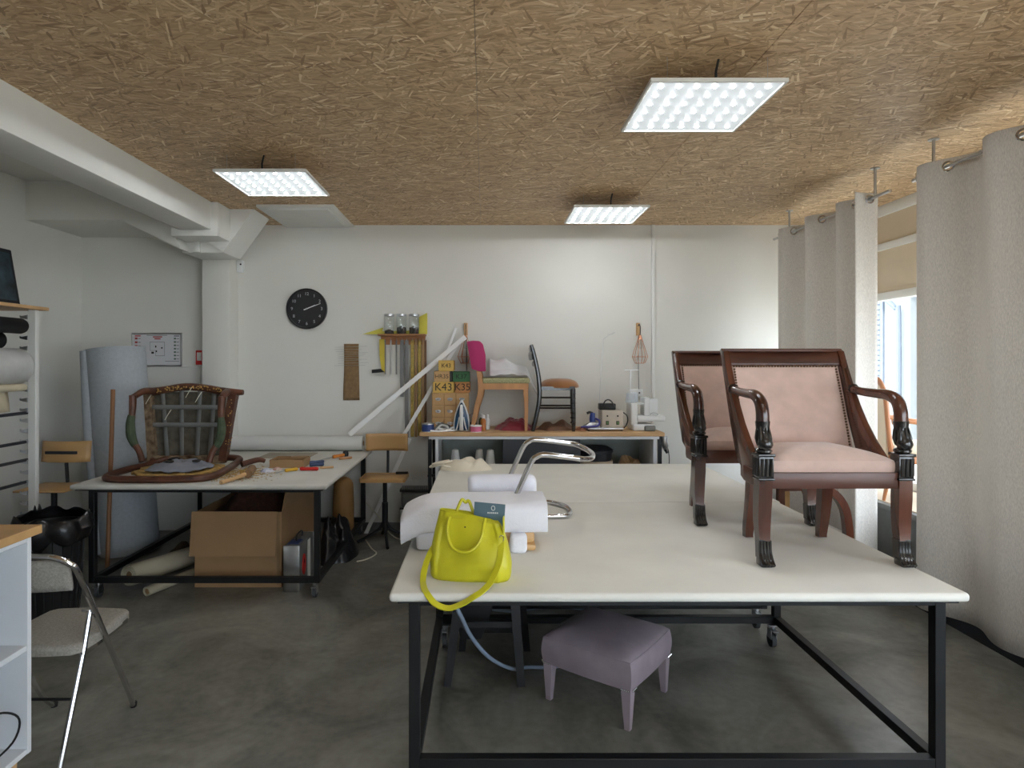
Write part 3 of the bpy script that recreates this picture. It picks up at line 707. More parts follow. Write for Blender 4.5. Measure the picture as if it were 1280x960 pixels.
# back frame ring on the table
ring = [(-2.04, 4.40), (-1.96, 4.50), (-1.97, 4.72), (-2.0, 4.95), (-2.02, 5.12), (-2.3, 5.16), (-2.58, 5.12), (-2.68, 5.0), (-2.73, 4.78), (-2.72, 4.52), (-2.64, 4.39), (-2.35, 4.36)]
B().tube([(x, y, TZ+.026+(.03 if y > 5 else 0)) for x, y in ring], .026, 10, closed=True, sub=5).out('back_frame', M_walnut, sc, True)
B().tube([(-1.94, 4.98, TZ+.03), (-1.85, 5.08, TZ+.05), (-1.80, 5.11, TZ+.035)], [.024, .022, .016], 10, sub=4).out('rear_leg', M_walnut, sc, True)
B().tube([(-2.66, 5.05, TZ+.03), (-2.75, 5.13, TZ+.05), (-2.80, 5.16, TZ+.035)], [.024, .022, .016], 10, sub=4).out('rear_leg', M_walnut, sc, True)
def bk(u, v):
    a = u*2*PI; k = 1+.16*mnoise.noise(Vector((math.cos(a)*3, math.sin(a)*3, 1))); x = -2.33+math.cos(a)*.31*v*k; y = 4.78+math.sin(a)*.31*v*k
    return Vector((x, y, TZ+.022+.016*mnoise.noise(Vector((x*18, y*18, 2)))))
B().grid(bk, 40, 8, True).out('yellowed_stuffing', M_straw, sc, True, solid=.02)
def bk2(u, v):
    a = u*2*PI; k = 1+.22*mnoise.noise(Vector((math.cos(a)*2.2, math.sin(a)*2.2, 5))); x = -2.30+math.cos(a)*.23*v*k; y = 4.74+math.sin(a)*.21*v*k
    return Vector((x, y, TZ+.05+.045*(1-v*v)+.026*mnoise.noise(Vector((x*11, y*11, 7)))+.012*mnoise.noise(Vector((x*26, y*26, 3)))))
B().grid(bk2, 40, 8, True).out('grey_cover', mat('grey_cover', C(128, 130, 140), .9, var=.15, scale=9), sc, True, solid=.008)
for (px, py, s_) in ((-2.40, 4.82, .05), (-2.38, 4.70, .04), (-2.18, 4.72, .035)):
    B().ball((px, py, TZ+.098), s_, (1, .8, .22), 10, 6).disp(.01, 30, px).out('dark_tuft', M_ink, sc, True)
# seat frame, upright
Ys = 5.12
def P2(u, v, y=Ys): return at(u, v, y)
B().tube([P2(187, 490), P2(205, 487.5), P2(232, 483.5), P2(258, 485.5), P2(280, 489.5), P2(304, 490.5)], [.034, .03, .03, .03, .034, .022], 10, sub=4).out('front_rail', M_walnut, sc, True)
B().tube([P2(186, 492), P2(188, 530), P2(191, 576)], [.03, .028, .03], 4, sub=3, up=(0, 1, 0)).out('side_rail', M_oldrail, sc, True)
B().tube([P2(292, 492), P2(286, 530), P2(279, 576)], [.034, .03, .03], 4, sub=3, up=(0, 1, 0)).out('side_rail', M_walnut, sc, True)
B().bar(P2(188, 574), P2(282, 574), .05, .06).out('rear_rail', M_oldrail, sc, True)
B().grid(lambda u, v: P2(190+u*94-(1-v)*u*8, 490+(1-v)*82, Ys+.03)+Vector((0, .02*math.sin(u*PI)*math.sin(v*PI), 0)), 12, 12).out('burlap', M_burlap, sc, True, solid=.006)
for k, (ut, ub) in enumerate(((203, 209), (227, 227), (250, 246), (268, 262))):
    B().grid(lambda u, v, ut=ut, ub=ub: P2(ut+(ub-ut)*v+(u-.5)*5.5, 488+v*86, Ys-.006), 3, 8).out('webbing_strap', M_web, sc, True, solid=.003)
for v0 in (509, 531):
    B().grid(lambda u, v, v0=v0: P2(186+u*88, v0+(v-.5)*5.5, Ys-.016), 10, 3).out('webbing_strap', M_web, sc, True, solid=.003)
tk = B()
random.seed(3)
for k in range(70):
    f = random.random(); u_ = 195+f*90; v_ = 489-5.0*math.sin(f*PI)+random.uniform(-2.5, 2.5)
    p = P2(u_, v_, Ys-.035); tk.ball(p, random.uniform(.004, .008), n=6, m=4)
for k in range(24): p = P2(290-random.random()*8, 495+random.random()*70, Ys-.034); tk.ball(p, .005, n=6, m=4)
tag(tk.out('tack_heads', M_straw, sc, True), kind='stuff')
for (a, b) in ((214, 520), (190, 500), (240, 492), (252, 498)):
    B().tube([P2(a, b-8, Ys-.03), P2(a-4, b-2, Ys-.05), P2(a-8, b+5, Ys-.04)], .0025, 5, sub=3).out('loose_thread', M_cordw, sc, True)
# arms
B().tube([P2(192, 489, 5.1), P2(180, 489, 5.02), P2(172, 493, 4.95), P2(166, 497, 4.9)], [.03, .027, .024, .024], 10, sub=4).out('arm', M_walnut, sc, True)
B().tube([P2(166, 494, 4.9), P2(166, 505, 4.9), P2(165, 520, 4.88)], [.027, .027, .023], 10, sub=3).out('arm', M_walnut, sc, True)
B().tube([P2(164.5, 519, 4.88), P2(163, 530, 4.88), P2(164, 545, 4.87), P2(169, 557, 4.86)], [.026, .033, .035, .026], 10, sub=4).out('arm_pad', M_green, sc, True)
B().tube([P2(168, 555, 4.86), P2(174, 564, 4.86), P2(178, 577, 4.84)], [.024, .022, .024], 10, sub=4).out('arm_support', M_walnut, sc, True)
B().tube([P2(284, 490, 5.08), P2(280, 493, 4.98), P2(277, 498, 4.9)], [.03, .028, .027], 10, sub=4).out('arm', M_walnut, sc, True)
B().tube([P2(277, 495, 4.9), P2(276.5, 510, 4.9), P2(276, 524, 4.88)], [.028, .027, .024], 10, sub=3).out('arm', M_walnut, sc, True)
B().tube([P2(276, 522, 4.88), P2(277, 535, 4.87), P2(275, 548, 4.86), P2(271, 558, 4.86)], [.026, .034, .034, .027], 10, sub=4).out('arm_pad', M_green, sc, True)
B().tube([P2(271, 556, 4.86), P2(265, 566, 4.84), P2(261, 578, 4.82)], [.024, .024, .026], 10, sub=4).out('arm_support', M_walnut, sc, True)

# straw dust beside it
du = B(); random.seed(11)
for k in range(900):
    x = random.gauss(-1.86, .13); y = random.gauss(4.72, .16); r = random.uniform(.003, .009); a = random.random()*PI
    if not (-2.1 < x < -1.5 and 4.4 < y < 5.3): continue
    d = Vector((math.cos(a), math.sin(a), 0))*r*2; e = Vector((-d.y, d.x, 0))*.35
    c = Vector((x, y, TZ+.0012))
    vs = [du.bm.verts.new(c+q) for q in (d, e, -d, -e)]; ap = du.bm.verts.new(c+Vector((0, 0, .0025)))
    for i in range(4): du.bm.faces.new((vs[i], vs[(i+1) % 4], ap))
tag(du.out('horsehair_dust', M_straw), 'scattered yellow straw dust beside the stripped armchair', 'debris', kind='stuff')

# mallet
def TT(u, v, z=TZ):                       # point on the left table from its place in the photo
    Y = FPX*(CAMZ-z)/(v-V0); return Vector((sx(u, Y), Y, z))
ml = thing('mallet', 'wooden mallet with pale handle lying on left table', 'mallet', TT(300, 603))
B().tube([TT(276, 606)+Vector((0, 0, .016)), TT(292, 602)+Vector((0, 0, .02)), TT(306, 598)+Vector((0, 0, .03))], [.015, .013, .016], 10).out('handle', M_beech, ml, True)
B().tube([TT(303, 597)+Vector((0, 0, .035)), TT(309, 595)+Vector((0, 0, .037))], [.022, .024], 12).out('yellow_collar', M_straw, ml, True)
B().tube([TT(310, 598)+Vector((0, 0, .032)), TT(315, 591)+Vector((0, 0, .032))], [.030, .031], 14).out('head', mat('mallet_head', C(130, 98, 66), .6), ml, True)
# cardboard tray
p = TT(336, 585); tx = thing('cardboard_tray', 'small open cardboard tray on left table among tools', 'tray', (sx(358, p.y), p.y+.1, TZ))
for (a, b, c, d) in ((-.135, .135, -.1, -.096), (-.135, .135, .096, .1), (-.135, -.131, -.096, .096), (.131, .135, -.096, .096)): B().box(a, b, c, d, .004, .065).out('side', M_card, tx)
B().box(-.135, .135, -.1, .1, 0, .004).out('bottom', M_card, tx)
B().box(.0, .13, .02, .09, .05, .068, .002, 1, Matrix.Rotation(.2, 4, 'Z')).out('flap', M_card, tx)
# hand tools
def tool(name, label, cat, u0, v0, u1, v1, mh, rh, blade, mb=None, rb=.004):
    a, b = TT(u0, v0), TT(u1, v1); d = (b-a).normalized()
    t = thing(name, label, cat, a.lerp(b, .5))
    h = Vector((0, 0, rh+.001))
    B().tube([a+h, a.lerp(b, .1)+h, a.lerp(b, .5)+h, a.lerp(b, .9)+h, b+h], [rh*.7, rh, rh*.85, rh, rh*.6], 8, sub=2).out('handle', mh, t, True)
    if blade: B().tube([a+h, a-d*blade+Vector((0, 0, rb+.002))], rb, 6).out('blade', mb or M_steel, t, True)
tool('screwdriver', 'red-handled screwdriver at the front right of left table', 'screwdriver', 375, 588.5, 398, 588.5, M_red, .015, .12)
tool('chisel', 'blue-handled chisel beside the cardboard tray', 'chisel', 387, 580.5, 405, 579, M_bluehandle, .014, .0)
tool('chisel', 'front blue-handled chisel of the pair on left table', 'chisel', 387, 583.5, 405, 582.5, M_bluehandle, .014, .0)
tool('wooden_stick', 'pale wooden stick lying in front of blue chisels', 'stick', 400, 586.5, 417, 585.5, M_beech, .010, .0)
tool('ripping_tool', 'orange-handled tack lifter near right edge of left table', 'hand tool', 416, 573.5, 430, 571, M_orange, .016, .22)
tool('wooden_dowel', 'brown wooden dowel behind the black stopper', 'dowel', 424, 575, 440, 573.5, M_rawwood, .011, .0)
tool('awl', 'orange-handled awl at the far right of left table', 'awl', 432, 562.5, 444, 562, M_orange, .014, .25)
tool('screwdriver', 'yellow-orange handled driver left of the red screwdriver', 'screwdriver', 356, 590.5, 372, 588.5, mat('amber_handle', C(214, 170, 50), .35), .014, .07)
k = TT(432, 570); tag(B().lathe([(.024, 0), (.028, .02), (.02, .045), (0, .05)], k, 12).out('rubber_stopper', M_plastic_b), 'black rubber stopper lying by the orange tack lifter', 'stopper')
heap('crumpled_wrapper', 'crumpled blue-white wrapper at the front of left table', 'wrapper', TT(334, 589.5), .05, .04, .03, mat('wrapper', C(150, 165, 205), .4, col2=C(235, 235, 240), scale=25), 2.2)
heap('crumpled_wrapper', 'crumpled red-white wrapper next to the blue-white one', 'wrapper', TT(347, 587), .04, .035, .03, mat('wrapper_red', C(170, 50, 45), .4, col2=C(225, 215, 205), scale=30), 5.2)
a = TT(345, 570); tag(B().box(-2.0, -1.55, 5.50, 5.80, TZ, TZ+.006, .002, 1).out('card_sheet', mat('grey_board', C(150, 142, 128), .8)), 'flat grey-brown board sheet at the back of left table', 'board')
# fabric roll at the wall on the table
fr = thing('fabric_roll', 'long white fabric roll along the back of left table', 'roll', (-1.9, 5.95, TZ))
B().cyl((-2.60, 5.955, TZ+.071), (-1.16, 5.955, TZ+.071), .07, n=24).out('roll', mat('white_vinyl', C(214, 214, 210), .5, var=.03), fr, True)
B().cyl((-1.161, 5.955, TZ+.071), (-1.155, 5.955, TZ+.071), .024, n=12).out('core', M_card, fr, True)

# ------------------------------------------------------------------ under the left table
bx = thing('cardboard_box', 'big open cardboard carton under the left table', 'box', (-1.80, 5.0, 0))
X0, X1, Y0, Y1, HB = -2.12, -1.485, 4.56, 5.5, .55
for a in ((X0, X1, Y0, Y0+.006), (X0, X1, Y1-.006, Y1), (X0, X0+.006, Y0+.006, Y1-.006), (X1-.006, X1, Y0+.006, Y1-.006)): B().box(*a, .006, HB).out('side', M_card, bx, True)
B().box(X0, X1, Y0, Y1, 0, .006).out('bottom', M_card, bx, True)
B().prism([(Y0, HB+.004), (Y0-.006, HB+.006), (Y0-.045, HB-.31), (Y0-.039, HB-.312)], 'x', X0-.02, X1-.03).out('front_flap', M_card, bx, True)
B().prism([(X1-.006, HB), (X1, HB), (X1+.03, HB+.17), (X1+.024, HB+.17)], 'y', Y0+.02, Y1-.02).out('side_flap', M_card, bx, True)
B().box(X1-.035, X1-.015, Y0-.002, Y0, .02, HB).out('tape', mat('tape', C(150, 125, 95), .25), bx, True)
heap('horsehair', 'brown horsehair stuffing heaped inside the cardboard carton', 'stuffing', (-1.8, 5.03, .5), .27, .40, .2, mat('horsehair_brown', C(70, 42, 30), .9, var=.4, scale=30, bump=.6), 6.6)
tag(B().box(X0+.02, X1-.02, Y0+.02, Y1-.02, .007, .499, .01).out('folded_wadding', M_brownfab), 'folded brown cloth filling the cardboard carton', 'cloth')
cs = thing('metal_case', 'grey metal tool case with red oval, standing beside the carton', 'case', (-1.385, 4.66, 0))
B().box(-.055, .055, -.19, .19, 0, .33, .01).out('body', M_grey, cs)
B().box(-.057, .057, -.193, -.187, .0, .33, .002).out('edge_trim', M_zinc, cs); B().box(-.057, .057, .187, .193, 0, .33, .002).out('edge_trim', M_zinc, cs)
B().prism([(math.cos(a)*.04-.08, .165+math.sin(a)*.075) for a in [q*PI/12 for q in range(24)]], 'x', .0555, .061).out('red_oval', M_red, cs)
B().prism([(-.08+x, .175+z) for x, z in ((-.012, 0), (.012, 0), (.006, .03), (-.006, .03))], 'x', .061, .062).out('oval_mark', M_ink, cs)
B().box(.0555, .0575, .02, .09, .02, .31).out('paper_label', M_white, cs)
B().tube([(0, -.07, .328), (0, -.075, .36), (0, -.05, .375), (0, .05, .375), (0, .075, .36), (0, .07, .328)], .006, 8, sub=4).out('handle', M_plastic_b, cs)
B().box(-.04, .04, -.15, -.03, .3305, .333).out('blue_sticker', M_blue, cs)
def roll(name, label, p0, p1, r, m, core=.4):
    t = thing(name, label, 'roll', p0)
    d = (Vector(p1)-Vector(p0)).normalized(); p0, p1 = Vector(p0), Vector(p1)
    o = B().tube([p0, p1], r, 20, caps=False)
    o.tube([p1, p0], r*.9, 20, caps=False)
    o.out('roll', m, t, True)
    u = Vector((0, 0, 1)); q = d.cross(u).normalized(); u = q.cross(d)
    sp = [p0+d*.003+(q*math.cos(a)+u*math.sin(a))*(r*(core+(.93-core)*a/(6*PI))) for a in [k*6*PI/60 for k in range(61)]]
    B().tube(sp, r*.055, 5).out('spiral_edge', m, t, True)
    B().tube([p0+d*.006, p1-d*.006], r*core, 14).out('core', M_card, t, True)
    B().tube([p0+d*.02, p0+d*.03], r*.9, 20).out('inner_face', m, t, True)
    return t
roll('canvas_roll', 'cream canvas roll sticking out under left table by the carton', (-2.51, 4.40, .14), (-2.22, 5.35, .08), .073, mat('cream_roll', C(196, 190, 168), .8, var=.05))
roll('paper_tube', 'thin cream tube on the floor below the larger canvas roll', (-2.375, 4.38, .036), (-2.18, 4.90, .036), .034, mat('cream_tube', C(190, 182, 158), .8), .6)
heap('bin_bag', 'black plastic bag slumped under right side of left table', 'bag', (-1.27, 5.32, 0), .165, .3, .36, M_bagblack, 9.1, fold=8)
heap('bin_bag', 'black plastic bag at the back left under left table', 'bag', (-2.42, 5.62, 0), .17, .28, .42, M_bagblack, 3.3, fold=9)
heap('sackcloth', 'brown cloth bundle lying before the black bag under left table', 'cloth', (-2.52, 5.15, 0), .13, .14, .15, mat('sack', C(86, 72, 56), .95), 4.4)
tag(B().box(-2.62, -2.40, 5.92, 6.02, 0.0, .62, .02).out('suitcase', M_plastic_b), 'dark upright case against the wall under left table', 'case')
bo = thing('tan_bolster', 'tan rounded cushion behind the bag under left table', 'cushion', (-1.25, 5.85, 0))
B().tube([(-1.33, 5.86, .0), (-1.33, 5.87, .30), (-1.33, 5.88, .50), (-1.33, 5.88, .56)], [.10, .10, .09, .03], 16, sub=4, flat=(1, 1)).out('cover', mat('tan_leather', C(165, 125, 75), .6), bo, True)
tag(B().tube([(-1.12, 5.80, .015), (-1.0, 5.5, .006), (-.93, 5.35, .006), (-.98, 5.2, .006), (-1.05, 5.12, .01)], .006, 6, sub=5).out('power_cord', M_cordw), 'cream power cord on floor by left table leg', 'cord')
tag(B().tube([(-1.15, 6.0, .30), (-1.02, 5.95, .18), (-.9, 5.9, .03), (-.75, 5.75, .006), (-.55, 5.8, .006)], .006, 6, sub=5).out('power_cord', M_cordw), 'white power cord hanging down the back wall behind the swivel stool', 'cord')

# ------------------------------------------------------------------ far left: foam roll, stick, school chair, bin, rack
fo = thing('foam_roll', 'tall blue-grey foam roll standing in the left corner', 'roll', (-3.09, 5.44, 0))
B().tube([(-3.09, 5.44, 0), (-3.18, 5.48, .9), (-3.27, 5.52, 1.76)], [.232, .235, .238], 32).out('roll', M_foamroll, fo, True)
B().tube([(-3.26, 5.28, .02), (-3.37, 5.32, 1.0), (-3.43, 5.37, 1.74)], [.03, .045, .05], 14).out('loose_edge', M_foamroll, fo, True)
tag(B().tube([(-2.965, 4.90, 0), (-3.0, 5.0, .75), (-3.05, 5.12, 1.42)], .0165, 10).out('broom_handle', mat('stick_wood', C(150, 105, 70), .6, stretch=(1, 1, .1))), 'bare wooden broom handle leaning on the foam roll', 'stick')
scx, scy = -3.43, 5.13
ch = thing('school_chair', 'old plywood school chair behind the bin at far left', 'chair', (scx, scy, 0))
B().grid(lambda u, v: Vector((-.2+u*.40, -.02-.05*math.sin(u*PI)+.02*v, .83+v*.17)), 12, 5).out('backrest', M_oak, ch, solid=.01)
B().box(-.2, .2, -.34, .02, .64, .655, .006).out('seat', M_oak, ch)
B().box(-.13, .13, -.085, -.073, .90, .925, .005).tube([(0, -.062, .91), (0, -.02, .88), (0, .0, .66)], .014, 8).out('back_bracket', M_dark, ch)
B().tube([(0, -.16, .64), (0, -.16, .08)], .022, 10).out('post', M_black, ch)
for k in range(4):
    a = PI/4+k*PI/2; B().tube([(0, -.16, .14), (.14*math.cos(a), -.16+.14*math.sin(a), .09), (.2*math.cos(a), -.16+.2*math.sin(a), .012)], .012, 8, sub=3).out('foot', M_black, ch)
bn = thing('waste_bin', 'black plastic bin lined with a black bag at far left', 'bin', (-2.80, 4.04, 0))
B().lathe([(.14, 0), (.145, .01), (.18, .56), (.195, .565), (.195, .60), (.18, .60), (.17, .5), (.13, .02)], n=28).out('tub', M_plastic_b, bn)
for k in range(20):
    a = k*2*PI/20; B().tube([(.147*math.cos(a), .147*math.sin(a), .03), (.179*math.cos(a), .179*math.sin(a), .54)], .006, 5).out('rib', M_plastic_b, bn)
B().grid(lambda u, v: Vector((math.cos(u*2*PI)*(.20+.03*math.sin(v*PI)+.012*math.sin(u*50)), math.sin(u*2*PI)*(.20+.03*math.sin(v*PI)+.012*math.sin(u*44)), .50+v*.16+.05*mnoise.noise(Vector((math.cos(u*6.28)*2, math.sin(u*6.28)*2, v*2))))), 64, 10, True).out('bag_rim', M_bagblack, bn, solid=.002)
heap('bin_bag', 'full black bin bag sitting beside the bin below the roll rack', 'bag', (-3.17, 4.42, 0), .19, .2, .66, M_bagblack, 7.7, fold=8)

rk = thing('fabric_rack', 'white slotted rack of fabric rolls at the left edge', 'rack', (-3.62, 4.0, 0))
for (x, y) in ((-3.42, 4.73), (-3.86, 4.73), (-3.42, 3.25), (-3.86, 3.25)): B().box(x-.028, x+.028, y-.02, y+.02, 0, 2.04, .003, 1).out('post', M_white, rk, True)
pg = None
for k in range(21):
    z = .42+k*.078
    for y in (4.705, 3.275):
        o = B().prism([(-.055, .0), (0, -.012), (.0, .022), (-.045, .012), (-.055, .02)], 'y', -.006, .006).out('peg', M_zinc, rk) if pg is None else None
        if pg is None: pg = o; o.location = Vector((-3.448, y, z))-rk.location
        else: rep(pg, rk, Vector((-3.448, y, z))-rk.location)
B().box(-3.92, -3.35, 3.2, 4.80, 2.04, 2.065, .003, 1).out('top_board', M_beech, rk, True)
for v_ in (516, 552, 574.5, 602): B().cyl((-3.46, 3.25, sz(v_, 4.72)), (-3.46, 4.72, sz(v_, 4.72)), .012, n=8).out('rod', M_dark, rk, True)
B().box(-3.88, -3.40, 4.71, 4.75, .05, .10).out('foot_rail', M_white, rk, True)
def yroll(name, label, x, z, r, m, y0=3.3, y1=4.68):
    o = B().lathe([(0, 0), (r*.9, 0), (r, .02), (r, y1-y0-.02), (r*.9, y1-y0), (0, y1-y0)], n=22, M=Matrix.Rotation(-PI/2, 4, 'X'))
    o = o.out(name, m); o.location = (x, y0, z); return tag(o, label, 'roll', 'rolls on the slotted rack')
M_blkfab = mat('black_fabric', C(16, 16, 18), .9); M_whfab = mat('white_fabric', C(214, 214, 212), .85, bump=.1, bscale=30); M_crfab = mat('cream_vinyl', C(212, 200, 172), .7)
yroll('fabric_roll', 'black fabric roll on the top peg of the rack', -3.47, sz(407, 4.6), .058, M_blkfab)
yroll('fabric_roll', 'second black fabric roll set back under the top one', -3.60, sz(425, 4.6), .07, M_blkfab, y1=4.62)
yroll('fabric_roll', 'thick white fabric roll in the middle of the rack', -3.50, sz(458, 4.6), .135, M_whfab)
yroll('fabric_roll', 'thin cream vinyl roll below the thick white roll', -3.455, sz(484.5, 4.6), .028, M_crfab)
hg = B().grid(lambda u, v: Vector((-3.52+.02*math.sin(u*14)*v, 3.35+u*1.25, sz(486, 4.6)-v*.17)), 30, 5).out('hanging_cloth', M_crfab, None, solid=.004)
tag(hg, 'cream vinyl sheet hanging off the thin roll on the rack', 'cloth')
hg = B().grid(lambda u, v: Vector((-3.72+.02*math.sin(u*16+v*2), 3.32+u*1.35, 1.40-v*1.28)), 40, 8).out('hanging_cloth', M_whfab, None, solid=.004)
tag(hg, 'pale cloth hanging behind the lower rods of the rack', 'cloth')
pf = thing('picture', 'dark framed picture leaning on top of the rack', 'picture', (-3.5, 4.69, 2.066))
Mp = Matrix.Translation((0, 0, .006)) @ Matrix.Rotation(-.17, 4, 'Y')
B().box(-.012, .012, -.6, .0, 0, .42, .004, 1, Mp).out('frame', M_plastic_b, pf)
B().box(.0121, .0135, -.57, -.03, .03, .39, 0, 1, Mp).out('print', mat('dark_print', C(34, 36, 40), .4, var=.6, scale=9, col2=C(60, 84, 98)), pf)

# ------------------------------------------------------------------ near left: white shelf unit, folding chair
M_melam = mat('white_melamine', C(222, 226, 230), .4, var=.02)
su = thing('shelf_unit', 'white open shelf unit with light wooden top at left edge', 'shelf unit', (-1.95, 1.9, 0))
ux, uy = -1.70, 2.34; uh = 1.0
B().box(-2.2, ux+.02, 1.0, uy+.03, uh, uh+.032, .002, 1).out('wooden_top', M_oak, su, True)
B().box(-2.18, ux, uy-.02, uy, .19, uh, .001, 1).out('end_panel', M_melam, su, True)
B().box(-2.18, ux, 1.02, 1.04, .19, uh, .001, 1).out('end_panel', M_melam, su, True)
B().box(-2.18, -2.165, 1.04, uy-.02, .19, uh).out('back_panel', M_melam, su, True)
for z in (.19, .575, uh-.022): B().box(-2.165, ux-.002, 1.04, uy-.02, z, z+.02, .001, 1).out('shelf', M_melam, su, True)
for (x, y) in ((-1.74, uy-.05), (-2.14, uy-.05), (-1.74, 1.07), (-2.14, 1.07)): B().tube([(x, y, 0), (x, y, .19)], [.012, .02], 10).out('leg', M_beech, su, True)
for k in range(3): 
    bb = thing('binder', ['dark blue lever binder nearest the end panel of shelf unit', 'dark blue lever binder, second from the end panel', 'dark blue lever binder, third from the end panel'][k], 'binder', (-1.9, 2.10-k*.085, .21), 0, 'blue binders on the lower shelf')
    B().box(-.14, .135, -.037, .037, 0, .32, .003, 1).out('cover', M_navy, bb)
    B().tube([(.1352, math.cos(a)*.012, .07+math.sin(a)*.012) for a in [q*PI/6 for q in range(12)]], .002, 5, closed=True).out('finger_ring', M_zinc, bb)
ub = thing('storage_box', 'dark blue box on the upper shelf of the white unit', 'box', (-1.92, 2.05, .596))
B().box(-.14, .16, -.12, .12, 0, .26, .004, 1).out('body', M_navy, ub); B().box(-.145, .165, -.125, .125, .24, .275, .004, 1).out('lid', M_plastic_b, ub)
tag(B().tube([(-1.75, 2.12, .42), (-1.715, 2.22, .40), (-1.705, 2.285, .34), (-1.71, 2.26, .27), (-1.74, 2.16, .23), (-1.74, 2.14, .215)], .004, 6, sub=5).out('cable', M_plastic_b), 'thin black cable looping out of the shelf unit', 'cable')

M_tweed = mat('grey_tweed', C(150, 146, 138), .9, var=.2, scale=120, bump=.3, bscale=300)
fc = thing('folding_chair', 'chrome folding chair with grey fabric seat at left', 'chair', (-1.87, 2.72, 0))
xr, xl = -1.66, -2.08
R = .012
B().tube([(xr-.02, 2.98, .012), (xr, 2.9, .13), (xr, 2.66, .58), (xr, 2.545, .79), (xr-.02, 2.52, .835), (xr-.07, 2.505, .862), (xr-.14, 2.50, .868), (xl+.14, 2.50, .868), (xl+.07, 2.505, .862), (xl+.02, 2.52, .835), (xl, 2.545, .79), (xl, 2.66, .58), (xl, 2.9, .13), (xl+.02, 2.98, .012)], R, 10, sub=5).out('back_frame', M_chrome, fc, True)
for x in (xr-.022, xl+.022):
    B().tube([(x, 2.66, .592), (x, 2.62, .45), (x, 2.455, .0)], R, 10).out('rear_leg', M_chrome, fc, True)
    B().cyl((x-.03, 2.655, .59), (x+.03, 2.655, .59), .007, n=8).out('hinge', M_chrome, fc, True)
    B().bar((x, 2.60, .425), (x, 2.93, .437), .012, .02).out('seat_rail', M_chrome, fc, True)
B().cyl((xl+.022, 2.55, .27), (xr-.022, 2.55, .27), .006, n=8).out('cross_bar', M_plastic_b, fc, True)
B().grid(lambda u, v: Vector((xl+.03+u*(xr-xl-.06), 2.535+.028*v-.03*math.sin(u*PI), .845-v*.13)), 14, 6).out('backrest', M_tweed, fc, True, solid=.018)
def fseat(u, v):
    a = u*2*PI; cs, sn = math.cos(a), math.sin(a); q = 1/max(abs(cs), abs(sn)); k = .75
    return Vector(((xl+xr)/2+cs*(q*k+1-k)*.20*min(1, v*1.2) if v < .84 else (xl+xr)/2+cs*(q*k+1-k)*.20, 2.775+sn*(q*k+1-k)*.215*min(1, v*1.2), (.485-.012*min(1, v*1.2)**4 if v < .84 else .473-(v-.84)*.22)))
B().grid(fseat, 44, 16, True).grid(lambda u, v: Vector(((xl+xr)/2+(fseat(u, 1).x-(xl+xr)/2)*v, 2.775+(fseat(u, 1).y-2.775)*v, .438)), 44, 3, True).out('seat', M_tweed, fc, True, sharp=60)
for (x, y) in ((xr-.02, 2.985), (xl+.02, 2.985), (xr-.022, 2.452), (xl+.022, 2.452)): B().lathe([(.014, 0), (.016, .02), (.012, .026)], (x, y, 0), 10).out('rubber_foot', M_plastic_b, fc, True)

# ------------------------------------------------------------------ swivel stool by the left table
st = thing('swivel_stool', 'plywood workshop swivel stool with backrest by the back wall', 'stool', (-.915, 5.72, 0))
B().grid(lambda u, v: Vector((-.195+u*.39, .12+.04*math.sin(u*PI)-.02*v, .815+v*.16)), 14, 6).out('backrest', M_oak, st, solid=.012)
B().box(-.205, .205, -.19, .15, .575, .605, .03, 3).out('seat', M_oak, st)
B().tube([(0, .165, .93), (0, .18, .85), (0, .165, .6), (0, .08, .56), (0, 0, .56)], .013, 8, sub=3).out('back_bracket', M_dark, st)
B().cyl((0, 0, .10), (0, 0, .575), .02, n=12).cyl((0, 0, .1), (0, 0, .36), .028, n=12).out('post', M_black, st)
for k in range(4):
    a = -PI/2+.25+k*PI/2; B().tube([(0, 0, .22), (.05*math.cos(a), .05*math.sin(a), .12), (.16*math.cos(a), .16*math.sin(a), .055), (.25*math.cos(a), .25*math.sin(a), .012)], .014, 8, sub=3).out('foot', M_black, st)
B().cyl((.1, .02, .625), (.21, -.02, .635), .012, n=8).out('lever', M_plastic_b, st)

# small heater on a box by the wall
ht = thing('electric_heater', 'small grey electric heater with wire guard near the bench leg', 'heater', (-.655, 5.95, 0))
B().box(-.14, .14, -.1, .1, 0, .26, .02).out('white_base', M_plastic_w, ht)
B().box(-.135, .135, -.09, .09, .27, .43, .03, 3).out('drum', M_grey, ht)
B().box(-.145, .145, -.1, .1, .262, .275, .004).out('lower_rim', M_plastic_b, ht); B().box(-.145, .145, -.1, .1, .425, .45, .006).out('upper_rim', M_plastic_b, ht)
for k in range(14):
    x = -.12+k*.0185; B().tube([(x, -.1, .45), (x, -.095, .54), (x, .05, .56)], .0025, 5).out('guard_wire', M_zinc, ht)
B().box(.11, .2, -.02, .02, .55, .575, .006).out('handle', M_plastic_b, ht)

